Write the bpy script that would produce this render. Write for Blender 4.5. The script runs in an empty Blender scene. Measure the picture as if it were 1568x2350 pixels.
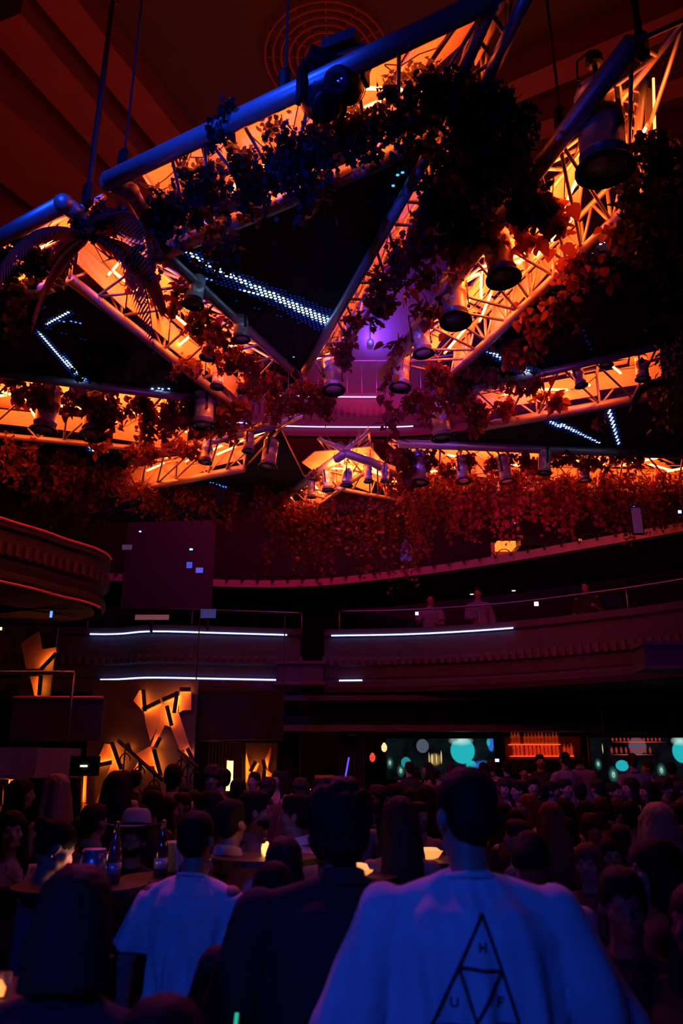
import bpy, bmesh, math, random
import numpy as np
from mathutils import Vector, Matrix
from mathutils.bvhtree import BVHTree

random.seed(7); np.random.seed(7)
SC = bpy.context.scene
COL = SC.collection
PI = math.pi

# ---------------------------------------------------------------- camera
CAMZ = 1.80; FPX = 1800.0; PITCH = math.atan(615/1800.0)
cam_data = bpy.data.cameras.new('camera'); cam = bpy.data.objects.new('camera', cam_data); COL.objects.link(cam)
cam.location = (0, 0, CAMZ); cam.rotation_euler = (PI/2+PITCH, 0, 0)
cam_data.sensor_fit = 'VERTICAL'; cam_data.sensor_height = 36.0; cam_data.lens = FPX/2350*36.0
cam_data.clip_start = 0.05; cam_data.clip_end = 200
cam_data.dof.use_dof = True; cam_data.dof.focus_distance = 9.5; cam_data.dof.aperture_fstop = 2.4
SC.camera = cam
SC.view_settings.view_transform = 'Standard'; SC.view_settings.look = 'None'
SC.view_settings.exposure = 0.0; SC.view_settings.gamma = 1.0; SC.view_settings.use_curve_mapping = False
SC.cycles.max_bounces = 5; SC.cycles.diffuse_bounces = 3; SC.cycles.glossy_bounces = 3
SC.cycles.transmission_bounces = 4; SC.cycles.sample_clamp_indirect = 3.0; SC.cycles.caustics_reflective = False
SC.cycles.caustics_refractive = False

world = bpy.data.worlds.new('world'); SC.world = world; world.use_nodes = True
world.node_tree.nodes['Background'].inputs[0].default_value = (0.5, 0.05, 0.2, 1)
world.node_tree.nodes['Background'].inputs[1].default_value = 0.002

SN, CS = math.sin(PITCH), math.cos(PITCH)
def W(u, v, z=None, Y=None):
    """point of the hall seen at pixel (u,v) that lies at height z or at distance Y in front of the camera"""
    xc = (u-784)/FPX; yc = -(v-1175)/FPX
    d = Vector((xc, CS-yc*SN, SN+yc*CS))
    t = (Y/d.y) if Y is not None else ((z-CAMZ)/d.z)
    return Vector((0, 0, CAMZ)) + d*t
def pxm(p):
    """pixels per metre at a point"""
    return FPX/(p[1]*CS+(p[2]-CAMZ)*SN)

# ---------------------------------------------------------------- coloured lamps, mostly without fixtures, some added only as fill
def spot(name, loc, target, color, power, angle=40, blend=.6, radius=.12):
    l = bpy.data.lights.new(name, 'SPOT'); l.color = color; l.energy = power
    l.spot_size = math.radians(angle); l.spot_blend = blend; l.shadow_soft_size = radius
    o = bpy.data.objects.new(name, l); COL.objects.link(o); o.location = loc
    o.rotation_euler = (Vector(target)-Vector(loc)).to_track_quat('-Z', 'Y').to_euler(); return o
def area(name, loc, target, color, power, sx, sy=None):
    l = bpy.data.lights.new(name, 'AREA'); l.color = color; l.energy = power; l.shape = 'RECTANGLE'
    l.size = sx; l.size_y = sy or sx
    o = bpy.data.objects.new(name, l); COL.objects.link(o); o.location = loc
    o.rotation_euler = (Vector(target)-Vector(loc)).to_track_quat('-Z', 'Y').to_euler(); return o
spot('blue_wash_shirts', (-1.6, -2.5, 3.6), (-0.35, 3.0, 1.15), (.012, .075, 1), 330, 30, .8, .15)
spot('blue_wash_sweater', (-2.4, -1.6, 3.0), (0.30, 2.4, 1.1), (.012, .08, 1), 62, 30, .9, .12)
spot('magenta_top_light', (-.9, 5.4, 4.9), (0.05, 2.9, 1.4), (1, .06, .65), 150, 46, .7, .3)
spot('magenta_crowd_fill', (1.2, 8.0, 6.0), (2.0, 4.6, 1.4), (.9, .07, .42), 34, 80, .8, .3)  # unseen fill, placed to lift the dark crowd
spot('violet_crowd_fill', (2.6, 3.4, 5.0), (0.2, 6.4, 1.5), (.38, .1, 1), 34, 75, .8, .3)  # unseen fill, placed to lift the faces further back
spot('blue_wash_truss_upper', (-3.6, -.5, 9.6), (-1.5, 5.4, 6.95), (.01, .06, 1), 2100, 40, .8, .1)
spot('blue_fill_truss_low', (-2.6, 0.6, 4.6), (-.4, 6.0, 6.95), (.01, .06, 1), 480, 26, .8, .1)  # added from below for the lower chord, which the upper wash misses
spot('blue_wash_truss_right', (-2.0, 0.5, 5.0), (0.8, 4.3, 7.0), (.01, .06, 1), 60, 30, .8, .1)
area('violet_wash_balcony', (0.5, 7.5, 5.6), (0.5, 16, 4.0), (.45, .04, .62), 22, 3, 1)
area('violet_wash_gallery', (0.5, 13.2, 12.0), (0.5, 18, 10.5), (.45, .03, .6), 120, 2, 1)
area('crimson_wash_gallery', (0.0, 14.5, 8.6), (0.0, 18, 10.4), (1, .01, .05), 190, 3, .6)
area('red_ceiling_fill_left', (-3.2, 6.5, 8.2), (-5.5, 8.5, 13), (1, .03, .05), 26, 2)  # added unseen uplight that reddens the left ceiling beams
area('red_ceiling_fill_right', (2.8, 6.5, 8.2), (5.5, 9.5, 13), (1, .03, .05), 22, 2)  # added unseen uplight that reddens the right ceiling beams
spot('blue_wash_left_mezzanine', (-1.0, 3.0, 4.2), (-5.6, 11.0, 2.0), (.05, .12, 1), 60, 22, .9, .1)
spot('pink_wash_left_balcony', (-0.5, 5.0, 3.6), (-5.0, 11.4, 4.8), (1, .05, .25), 90, 28, .9, .1)
spot('violet_backlight_ceiling', W(850, 792, Y=14.5)+Vector((0, .1, .15)), W(905, 700, z=12.9), (.27, .04, 1), 1700, 95, .9, .15)

spot('violet_fill_left_crowd', (-0.3, 4.3, 4.2), (-1.4, 5.3, 1.5), (.5, .12, 1), 26, 60, .9, .2)  # added unseen fill that brightens the hat wearer's skin
spot('added_sprig_light', (0.4, 2.2, 4.6), W(1318, 640, z=6.7), (.05, .14, 1), 45, 7, .8, .05)  # added narrow spot; boosts the diode streak's blue on nearby leaves
# ---------------------------------------------------------------- materials
MATS = {}
def mat(name, color=(.5,.5,.5), rough=.6, metal=0, emit=None, strength=0, alpha=None, noise=0, nscale=20, bump=0, spec=None, coat=0, transl=0, trans=0):
    if name in MATS: return MATS[name]
    m = bpy.data.materials.new(name); m.use_nodes = True; nt = m.node_tree
    b = nt.nodes['Principled BSDF']; out = nt.nodes['Material Output']
    b.inputs['Base Color'].default_value = (*color, 1); b.inputs['Roughness'].default_value = rough; b.inputs['Metallic'].default_value = metal
    if spec is not None: b.inputs['Specular IOR Level'].default_value = spec
    if coat: b.inputs['Coat Weight'].default_value = coat
    if trans: b.inputs['Transmission Weight'].default_value = trans
    if emit: b.inputs['Emission Color'].default_value = (*emit, 1); b.inputs['Emission Strength'].default_value = strength
    if noise or bump:
        tc = nt.nodes.new('ShaderNodeTexCoord'); n = nt.nodes.new('ShaderNodeTexNoise'); n.inputs['Scale'].default_value = nscale; n.inputs['Detail'].default_value = 4
        nt.links.new(tc.outputs['Object'], n.inputs['Vector'])
        if noise:
            mx = nt.nodes.new('ShaderNodeMix'); mx.data_type = 'RGBA'
            mx.inputs[6].default_value = (*[c*(1-noise) for c in color], 1); mx.inputs[7].default_value = (*[min(1, c*(1+noise)) for c in color], 1)
            nt.links.new(n.outputs['Fac'], mx.inputs[0]); nt.links.new(mx.outputs[2], b.inputs['Base Color'])
        if bump:
            bp = nt.nodes.new('ShaderNodeBump'); bp.inputs['Strength'].default_value = bump; bp.inputs['Distance'].default_value = .02
            nt.links.new(n.outputs['Fac'], bp.inputs['Height']); nt.links.new(bp.outputs[0], b.inputs['Normal'])
    if transl:
        t = nt.nodes.new('ShaderNodeBsdfTranslucent'); t.inputs[0].default_value = (*[min(1, c*1.8) for c in color], 1)
        ms = nt.nodes.new('ShaderNodeMixShader'); ms.inputs[0].default_value = transl
        nt.links.new(b.outputs[0], ms.inputs[1]); nt.links.new(t.outputs[0], ms.inputs[2]); nt.links.new(ms.outputs[0], out.inputs[0])
    MATS[name] = m; return m

CHROME = mat('brushed_chrome', (.66, .63, .65), .42, .55, noise=.12, nscale=9)
CAN = mat('spotlight_aluminium', (.85, .80, .76), .33, .35, noise=.1, nscale=12)
BRACE = mat('truss_aluminium', (.66, .62, .6), .45, .6)
SHEET = mat('pale_cladding_sheet', (.62, .54, .44), .6, 0, noise=.12, nscale=3)
BLACK = mat('black_metal', (.012, .012, .014), .45, .3)
RUBBER = mat('black_cable', (.012, .01, .012), .7)
TUBE = mat('orange_led_tube', (1, .6, .3), .4, emit=(1, .098, .014), strength=64)
LEDW = mat('cool_white_led_strip', (.8, .8, 1), .4, emit=(.33, .44, 1), strength=5.2)
LEDP = mat('pink_white_led_strip', (.8, .7, 1), .4, emit=(.80, .42, 1), strength=3.0)
PLASTER = mat('dark_plaster', (.07, .05, .07), .8, noise=.3, nscale=4, bump=.2)
WALLM = mat('black_painted_wall', (.014, .010, .012), .85, noise=.3, nscale=2)
CEILM = mat('ceiling_paint', (.011, .0035, .005), .85, noise=.2, nscale=1.5)
BEAMM = mat('beam_red_light_tint', (.075, .016, .022), .85, noise=.25, nscale=2)  # the red light on the beams is put into their colour
FLOORM = mat('dark_club_floor', (.02, .018, .02), .35, noise=.4, nscale=3)
GOLD = mat('brushed_gold', (.5, .3, .1), .35, .8)
LENS = mat('dark_lens_glass', (.02, .015, .015), .08, 0, coat=.6)
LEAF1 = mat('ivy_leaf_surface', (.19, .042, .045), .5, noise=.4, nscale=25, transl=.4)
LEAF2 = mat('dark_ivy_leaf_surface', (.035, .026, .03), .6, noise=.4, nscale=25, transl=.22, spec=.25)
LEAF3 = mat('broad_leaf_surface', (.26, .05, .04), .65, noise=.3, nscale=12, spec=.2, transl=.3)
STEM = mat('brown_vine_stem', (.06, .035, .02), .8)

# ---------------------------------------------------------------- mesh helpers
class MB:
    def __init__(s): s.v = []; s.f = []; s.n = 0
    def add(s, vs, fs):
        vs = np.asarray(vs, float).reshape(-1, 3); s.v.append(vs); s.f += [[i+s.n for i in f] for f in fs]; s.n += len(vs); return s
    def box(s, c, sx, sy, sz, rot=None):
        vs = np.array([(x, y, z) for x in (-.5, .5) for y in (-.5, .5) for z in (-.5, .5)])*(sx, sy, sz)
        if rot is not None: vs = vs @ np.array(rot.to_3x3()).T
        return s.add(vs+np.array(c), [(0,1,3,2),(4,6,7,5),(0,4,5,1),(2,3,7,6),(0,2,6,4),(1,5,7,3)])
    def ring(s, rings, closed=False, caps=True):
        """rings: list of (n,3) arrays"""
        n = len(rings[0]); k = len(rings); fs = []
        for i in range(k if closed else k-1):
            j = (i+1) % k
            for a in range(n):
                b = (a+1) % n; fs.append((i*n+a, i*n+b, j*n+b, j*n+a))
        if caps and not closed: fs.append(tuple(range(n))[::-1]); fs.append(tuple((k-1)*n+i for i in range(n)))
        return s.add(np.vstack(rings), fs)
    def tube(s, pts, r, n=8, closed=False):
        pts = [Vector(p) for p in pts]; rr = r if isinstance(r, (list, tuple)) else [r]*len(pts); rings = []
        up = Vector((0, 0, 1)); prev = None
        for i, p in enumerate(pts):
            if closed: d = pts[(i+1) % len(pts)]-pts[i-1]
            else: d = pts[min(i+1, len(pts)-1)]-pts[max(i-1, 0)]
            if d.length < 1e-9: d = Vector((0, 0, 1))
            d.normalize()
            if prev is None: x = d.cross(up if abs(d.z) < .95 else Vector((1, 0, 0))).normalized()
            else: x = (prev-d*prev.dot(d)).normalized()
            prev = x; y = d.cross(x)
            rings.append(np.array([p+(x*math.cos(t)+y*math.sin(t))*rr[i] for t in [2*PI*k/n for k in range(n)]]))
        return s.ring(rings, closed)
    def lathe(s, prof, n=20, M=None, caps=True):
        """prof: (radius, z)"""
        rings = []
        for r, z in prof:
            a = np.array([(r*math.cos(2*PI*k/n), r*math.sin(2*PI*k/n), z) for k in range(n)])
            if M is not None: a = a @ np.array(M.to_3x3()).T + np.array(M.translation)
            rings.append(a)
        return s.ring(rings, False, caps)
    def ell(s, c, r, R=None, n=14, m=9):
        rings = []
        for i in range(1, m):
            t = PI*i/m
            a = np.array([(math.sin(t)*math.cos(2*PI*k/n)*r[0], math.sin(t)*math.sin(2*PI*k/n)*r[1], -math.cos(t)*r[2]) for k in range(n)])
            if R is not None: a = a @ np.array(R).T
            rings.append(a+np.array(c))
        return s.ring(rings)
    def prism(s, poly, thick):
        """poly: list of 3d points (planar), extruded by the vector thick"""
        n = len(poly); a = np.array([tuple(p) for p in poly]); b = a+np.array(thick)
        fs = [tuple(range(n)), tuple(range(2*n-1, n-1, -1))]+[(i, i+n, (i+1) % n+n, (i+1) % n) for i in range(n)]
        return s.add(np.vstack([a, b]), fs)
    def mesh(s, name, m=None, smooth=False):
        me = bpy.data.meshes.new(name); V = np.vstack(s.v) if s.v else np.zeros((0, 3))
        me.from_pydata(V.tolist(), [], s.f); me.update()
        if m: me.materials.append(m)
        if smooth: me.polygons.foreach_set('use_smooth', [True]*len(me.polygons))
        return me
    def build(s, name, m, parent=None, smooth=False, fix=False):
        me = s.mesh(name, m, smooth)
        if fix:
            bm = bmesh.new(); bm.from_mesh(me); bmesh.ops.recalc_face_normals(bm, faces=bm.faces); bm.to_mesh(me); bm.free()
        return link(name, me, parent)
def link(name, me, parent=None):
    o = bpy.data.objects.new(name, me); COL.objects.link(o)
    if parent is not None: o.parent = parent
    return o
def tag(o, label=None, cat=None, group=None, kind=None):
    if label: o['label'] = label
    if cat: o['category'] = cat
    if group: o['group'] = group
    if kind: o['kind'] = kind
    return o
def empty(name, loc=(0,0,0), rz=0, label=None, cat=None, group=None, rot=None):
    o = bpy.data.objects.new(name, None); COL.objects.link(o); o.location = loc; o.rotation_euler = rot if rot else (0, 0, rz)
    o.empty_display_size = .1; return tag(o, label, cat, group)
CH = {}
def dup(root, loc=None, rz=None, scale=None, label=None, group=None):
    def rec(o, par):
        c = o.copy(); COL.objects.link(c); c.parent = par
        for ch in [x for x in o.children]: rec(ch, c)
        return c
    r = rec(root, None)
    if loc is not None: r.location = loc
    if rz is not None: r.rotation_euler = (r.rotation_euler[0], r.rotation_euler[1], rz)
    if scale is not None: r.scale = (scale,)*3 if isinstance(scale, (int, float)) else scale
    if label: r['label'] = label
    if group: r['group'] = group
    return r
def struct(o): o['kind'] = 'structure'; return o
ORD = ['first','second','third','fourth','fifth','sixth','seventh','eighth','ninth','tenth','eleventh','twelfth','thirteenth','fourteenth','fifteenth','sixteenth','seventeenth','eighteenth','nineteenth','twentieth']
# ================================================================ the hall
struct(MB().box((0, 6, -.1), 22, 32, .2).build('floor', FLOORM))
struct(MB().box((0, 6, 13.1), 22, 32, .2).build('ceiling', CEILM))
struct(MB().box((0, 21.1, 6.5), 22, .2, 13).build('wall_back', WALLM))
struct(MB().box((0, -9.1, 6.5), 22, .2, 13).build('wall_front', WALLM))
struct(MB().box((-10.1, 6, 6.5), .2, 30, 13).build('wall_left', WALLM))
struct(MB().box((10.1, 6, 6.5), .2, 30, 13).build('wall_right', WALLM))
# ceiling beams, seen dim red
def cbeam(n, a, b, w, z=12.75, h=.5):
    p, q = W(*a, z=z), W(*b, z=z); p.z = q.z = 13-h/2; d = q-p
    m = MB().box((p+q)/2, d.length, w, h, Matrix.Rotation(math.atan2(d.y, d.x), 4, 'Z'))
    struct(m.build('trim_%d' % n, BEAMM))
cbeam(1, (110, -60), (470, 400), .55); cbeam(2, (10, 20), (390, 460), .7)
cbeam(3, (-90, 200), (330, 560), 1.5, h=.7); cbeam(4, (-150, 420), (190, 640), 1.2, h=.6)
cbeam(5, (1110, 215), (1700, -40), .45); cbeam(6, (1190, 290), (1760, 110), .4); cbeam(7, (1280, 330), (1800, 290), .5)

def resample(path, n):
    P = [Vector((p[0], p[1], 0)) for p in path]; L = [0]
    for a, b in zip(P, P[1:]): L.append(L[-1]+(b-a).length)
    out = []
    for k in range(n):
        t = L[-1]*k/(n-1)
        for i in range(len(L)-1):
            if t <= L[i+1]+1e-9: break
        u = (t-L[i])/max(1e-9, L[i+1]-L[i]); out.append(P[i].lerp(P[i+1], u))
    return out
def smoothpath(pts, n=40):
    """Catmull-Rom through xy points"""
    P = [Vector((p[0], p[1], 0)) for p in pts]; P = [P[0]*2-P[1]]+P+[P[-1]*2-P[-2]]; out = []
    for i in range(1, len(P)-2):
        for k in range(8):
            t = k/8; a, b, c, d = P[i-1:i+3]
            out.append(.5*((2*b)+(c-a)*t+(2*a-5*b+4*c-d)*t*t+(3*b-a-3*c+d)*t**3))
    out.append(P[-2]); return resample(out, n)
def normals(path):
    N = []
    for i in range(len(path)):
        d = path[min(i+1, len(path)-1)]-path[max(i-1, 0)]; N.append(Vector((d.y, -d.x, 0)).normalized())
    return N
def sweep(path, prof, z0=0, closed_prof=True):
    """sweep an (out, z) profile along an xy path; out is towards the hall"""
    N = normals(path); mb = MB()
    rings = [np.array([(p.x+nn.x*o, p.y+nn.y*o, z0+z) for o, z in prof]) for p, nn in zip(path, N)]
    return mb.ring(rings)
def dentils(path, o, z0, z1, step, w, depth):
    P = resample([(p.x, p.y) for p in path], max(2, int(sum((b-a).length for a, b in zip(path, path[1:]))/step))); N = normals(P); mb = MB()
    for p, nn in zip(P, N):
        c = p+nn*o; mb.box((c.x, c.y, (z0+z1)/2), w, depth, z1-z0, Matrix.Rotation(math.atan2(nn.x, -nn.y), 4, 'Z'))
    return mb
def ledline(path, o, z, r=.013, a=0, b=1):
    n = len(path); N = normals(path); i0, i1 = int(a*(n-1)), int(b*(n-1))+1
    return MB().tube([(path[i].x+N[i].x*o, path[i].y+N[i].y*o, z) for i in range(i0, i1)], r, 6)
BALC = mat('balcony_plaster', (.05, .03, .055), .75, noise=.25, nscale=5, bump=.25)
DENT = mat('balcony_moulding', (.085, .05, .08), .7, noise=.2, nscale=8)
RAILM = mat('rail_steel', (.25, .2, .22), .35, .9)
VELV = mat('dark_slab_edge', (.05, .04, .045), .8)

def balcony(name, path, zb, zt, label, leds=(), dent=True, depth=3.0, pm_=None, dm_=None, dentz=(.42, .56)):
    root = empty(name, (path[len(path)//2].x, path[len(path)//2].y, zb), label=label, cat='balcony')
    off = -Vector(root.location)
    def put(mb, nm, m):
        o = mb.build(nm, m, root, fix=True); o.location = off; return o
    h = zt-zb
    put(sweep(path, [(-.12, 0), (.02, 0), (.06, .08*h), (.06, .16*h), (.0, .2*h), (.0, .40*h), (.05, .44*h), (.05, .50*h), (.02, .55*h), (.02, .86*h), (.08, .9*h), (.08, h), (-.12, h)], zb), 'parapet', pm_ or BALC)
    if dent: put(dentils(path, .05, zb+dentz[0]*h, zb+dentz[1]*h, .16, .075, .07), 'dentil_moulding', dm_ or DENT)
    # slab behind the parapet
    N = normals(path); back = [p-nn*depth for p, nn in zip(path, N)]; back = [Vector((max(-9.9, min(9.9, b_.x)), min(20.9, b_.y), 0)) for b_ in back]
    mb = MB(); n = len(path)
    rings = [np.array([(p.x, p.y, zb), (b.x, b.y, zb), (b.x, b.y, zb+.3), (p.x, p.y, zb+.3)]) for p, b in zip(path, back)]
    put(mb.ring(rings), 'slab', VELV)
    for (o_, z, a, b, m) in leds: put(ledline(path, o_, z, .014, a, b), 'led_strip', m)
    return root
def railing(name, path, z0, h, label, step=1.1, posts=True, r=.022):
    root = empty(name, (path[0].x, path[0].y, z0), label=label, cat='railing'); off = -Vector(root.location)
    o = MB().tube([(p.x, p.y, z0+h) for p in path], r, 6).build('handrail', RAILM, root, True); o.location = off
    P = resample([(p.x, p.y) for p in path], max(2, int(sum((b-a).length for a, b in zip(path, path[1:]))/step)))
    for p in P:
        o = MB().tube([(p.x, p.y, z0), (p.x, p.y, z0+h)], .016, 6).build('post', RAILM, root, True); o.location = off
    return root
# middle balcony, left bay and right bay (z from the LED lines: 3.75 low, 4.65 high)
def at_z(u, v, z): p = W(u, v, z=z); return (p.x, p.y)
ZT, ZL = 4.66, 3.74
pl = smoothpath([(-9.4, 15.2), at_z(205, 1457, ZT), at_z(350, 1451, ZT), at_z(500, 1454.5, ZT), at_z(690, 1460, ZT)], 60)
def frac(path, x):  # fraction along a path at x
    i = min(range(len(path)), key=lambda k: abs(path[k].x-x)); return i/(len(path)-1)
balcony('balcony_bay', pl, 3.5, 4.8, 'dark purple-lit middle balcony bay with two long white light lines, left of the gap', 
        [(.10, ZT, frac(pl, W(205,1457,z=ZT).x), frac(pl, W(665,1460,z=ZT).x), LEDW), (.05, ZL, frac(pl, W(232,1558,z=ZL).x), frac(pl, W(630,1560,z=ZL).x), LEDW)])
pr = smoothpath([at_z(745, 1461, ZT), at_z(960, 1456.5, ZT), at_z(1180, 1443, ZT), at_z(1380, 1422, ZT), at_z(1535, 1403, ZT), (7.6, 12.2)], 60)
balcony('balcony_bay', pr, 3.5, 4.8, 'dark purple-lit curved middle balcony bay right of the gap, its light line ending halfway',
        [(.10, ZT, frac(pr, W(758,1461,z=ZT).x), frac(pr, W(1180,1443,z=ZT).x), LEDW), (.05, ZL, frac(pr, W(803,1558,z=ZL).x)-.005, frac(pr, W(829,1558,z=ZL).x)+.01, LEDW)])
railing('balcony_rail', [p+Vector((0, .35, 0)) for p in pl[12:]], 4.6, .62, 'thin steel rail above the left bay of the middle balcony', 1.4)
railing('balcony_rail', [p+Vector((0, .35, 0)) for p in pr[2:]], 4.6, .66, 'thin steel rail above the right bay of the middle balcony', 2.2)
# plinths in the gap and at the far right
def plinth(u0, u1, v0, v1, Y, label):
    a, b = W(u0, v1, Y=Y), W(u1, v0, Y=Y); h = b.z-a.z; cx = (a.x+b.x)/2
    r = empty('wall_plinth', (cx, Y, a.z), label=label, cat='plinth')
    MB().box((0, .2, h/2), b.x-a.x, .5, h).build('block', BALC, r)
    MB().box((0, .17, h+.03), b.x-a.x+.08, .58, .06).build('cap', DENT, r)
    MB().box((0, .17, -.03), b.x-a.x+.08, .58, .06).build('foot_moulding', DENT, r)
plinth(634, 742, 1525, 1565, W(690, 1460, z=ZT).y-.25, 'small purple-lit plinth closing the gap between the balcony bays')
plinth(1480, 1600, 1482, 1528, 12.6, 'purple-lit plinth at the right end of the curved balcony bay')
spot('violet_plinth_left', (-.5, 13.6, 3.3), W(702, 1545, Y=16), (.5, .05, .8), 12, 30, .9, .05)
spot('violet_plinth_right', (4.9, 10.6, 3.2), W(1530, 1505, Y=12.6), (.4, .05, .9), 16, 40, .9, .05)

# gallery at the top
ZG1 = W(800, 914, Y=18).z; ZG0 = W(800, 983, Y=18).z
pg = smoothpath([(-9.7, 13.6), (-6, 16.4), (-2.6, 17.75), (.2, 18.02), (2.6, 17.8), (6, 16.4), (9.7, 13.6)], 80)
gal = balcony('balcony_gallery', pg, ZG0-.22, ZG1+.12, 'crimson and violet lit top gallery with pinkish light lines, high at the back',
        [(.10, ZG1, frac(pg, W(583,905,Y=18).x), frac(pg, W(875,914,Y=18).x), LEDP), (.10, ZG0, frac(pg, W(520,968,Y=18).x), frac(pg, W(958,980,Y=18).x), LEDP)], dentz=(.44, .68))
railing('gallery_rail', pg[25:56], ZG1+.1, 1.0, 'thin railing on top of the high back gallery', .35, r=.015)
# middle upper tier, right: long crimson slab edge
a, b = W(560, 1335, Y=18), W(1452, 1262, Y=14.2)
pm = smoothpath([(-9.6, 16.0), (a.x, 18), ((a.x+b.x)/2, 16.9), (b.x, 14.2), (9.2, 11.2)], 50)
m = sweep(pm, [(-.1, 0), (.05, 0), (.05, .17), (-.1, .17)], 0)
zz = W(1200, 1287, Y=15.9).z
ub = empty('balcony_upper', (2, 16, zz-.08), label='slim dull crimson slab edge of the upper balcony, right of centre behind the vines', cat='balcony')
o = m.build('slab_edge', mat('slab_edge_paint', (.34, .2, .22), .7), ub, fix=True); o.location = -Vector(ub.location)+Vector((0, 0, zz-.08))
N = normals(pm); mb = MB(); mb.ring([np.array([(p.x, p.y, zz-.02), (max(-9.9, min(9.9, p.x-nn.x*3)), p.y-nn.y*3, zz-.02), (max(-9.9, min(9.9, p.x-nn.x*3)), p.y-nn.y*3, zz+.08), (p.x, p.y, zz+.08)]) for p, nn in zip(pm, N)])
o = mb.build('slab', VELV, ub, fix=True); o.location = -Vector(ub.location)
mb = MB()   # scrolled ironwork on the slab edge
P = resample([(p.x, p.y) for p in pm], 60); N = normals(P)
for p, nn, q in zip(P, N, P[1:]):
    c = (p+q)/2+nn*.09; d = (q-p).normalized(); r = (q-p).length*.48
    mb.tube([(c.x+d.x*r*math.cos(t), c.y+d.y*r*math.cos(t), zz+.02+r*1.0*math.sin(t)) for t in [PI*k/8 for k in range(9)]], .012, 4)
o = mb.build('ironwork', BLACK, ub); o.location = -Vector(ub.location)
area('crimson_wash_slab_edge', (3.0, 12.0, 5.6), (3.2, 16, 6.1), (1, .03, .12), 26, 1.6, .5)

# nearer left balcony, curved nose
zb, zt = 4.62, 5.55
q0, q1, q2 = at_z(-170, 1160, zt), at_z(50, 1210, zt), at_z(150, 1243, zt)
pn = smoothpath([(-9.6, 9.3), q0, q1, q2, (q2[0]+.30, q2[1]+.5), (q2[0]+.36, q2[1]+1.1), (q2[0]+.0, q2[1]+1.9), (q2[0]-1.2, q2[1]+2.6)], 70)
nb = balcony('balcony_nose', pn, zb, zt, 'rounded nose of the nearer left balcony with a red top line and fluted band', [], depth=2.2, dentz=(.46, .66), pm_=mat('nose_plaster', (.022,.010,.024), .8, noise=.3, nscale=5, bump=.25), dm_=mat('nose_moulding', (.05,.016,.04), .7))
o = ledline(pn, .09, zt+.01, .022, 0, .78).build('top_bead', mat('red_glossy_bead', (.85, .2, .25), .3), nb); o.location = -Vector(nb.location)
o = ledline(pn, .04, zb+.0, .022, 0, .74).build('lower_bead', mat('red_glossy_bead'), nb); o.location = -Vector(nb.location)
# low mezzanine at the left
zb2, zt2 = W(100, 1785, Y=9).z, W(100, 1716, Y=9).z
pz = smoothpath([(-8, 8.6), (W(0, 1720, Y=9).x, 8.9), (W(100, 1716, Y=9).x, 9.0), (W(182, 1720, Y=9.2).x, 9.25)], 30)
mz = empty('mezzanine_fascia', (pz[15].x, pz[15].y, zb2), label='plain grey low mezzanine fascia at the left, lit blue at its outer end', cat='fascia')
o = sweep(pz, [(-.1, zb2), (.02, zb2), (.02, zt2), (-.1, zt2)]).build('fascia_board', mat('fascia_concrete', (.3, .28, .3), .8, noise=.3, nscale=6, bump=.3), mz, fix=True); o.location = -Vector(mz.location)
o = sweep(pz, [(-1.6, zt2-.1), (-.1, zt2-.1), (-.1, zt2-.02), (-1.6, zt2-.02)]).build('deck', VELV, mz, fix=True); o.location = -Vector(mz.location)
a, b = W(25, 1700, Y=10.6), W(242, 1606, Y=10.6)
pp = empty('mezzanine_parapet', ((a.x+b.x)/2, 10.6, a.z), label='dark upholstered mezzanine parapet with a thin top rail, left of the backlit wall', cat='parapet')
MB().box((0, 0, (b.z-a.z)/2), b.x-a.x, .15, b.z-a.z).build('panel', BALC, pp)
MB().tube([(-(b.x-a.x)/2, -.1, b.z-a.z+.02), ((b.x-a.x)/2, -.1, b.z-a.z+.02)], .02, 6).build('top_rail', mat('red_glossy_bead'), pp, True)
railing('mezzanine_rail', [Vector((x, 8.9, 0)) for x in np.linspace(W(-40, 1545, Y=8.9).x, W(170, 1545, Y=8.9).x, 8)], zt2, W(0, 1544, Y=8.9).z-zt2, 'thin dark rail with slim posts over the low left mezzanine', .35, r=.025)

# dark projection box, under-balcony beam and mouldings
a, b = W(440, 1700, Y=14.6), W(652, 1586, Y=14.6)
bs = empty('black_drop_screen', ((a.x+b.x)/2, 14.6, a.z), label='large black hanging drop screen under the left balcony bay', cat='screen')
MB().box((0, 0, (b.z-a.z)/2), b.x-a.x, .12, b.z-a.z).build('screen_cloth', mat('black_cloth', (.006, .006, .007), .95), bs)
MB().tube([(-(b.x-a.x)/2, -.08, 0), ((b.x-a.x)/2, -.08, 0)], .03, 8).build('weight_bar', BLACK, bs, True)
for sx in (-.8, .8): MB().tube([(sx, 0, b.z-a.z), (sx, 0, 4.75-a.z)], .012, 5).build('suspension_cable', RUBBER, bs)
a, b = W(650, 1612, Y=16.5), W(1600, 1590, Y=16.5)
struct(MB().box(((a.x+b.x)/2, 16.5, a.z+.08), b.x-a.x, .3, .1).build('trim_8', BALC))
a, b = W(650, 1672, Y=16.9), W(1650, 1664, Y=16.9)
struct(MB().box(((a.x+b.x)/2, 16.9, a.z), b.x-a.x, .4, .12).build('trim_9', DENT))
struct(MB().box(((a.x+b.x)/2, 17.1, a.z+.28), min(b.x-a.x+.5, 9.5), .1, .5).build('wall_bar_header', WALLM))
a = W(500, 1800, Y=17.6)
FL = mat('fluted_curtain', (.08, .05, .06), .85)
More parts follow.
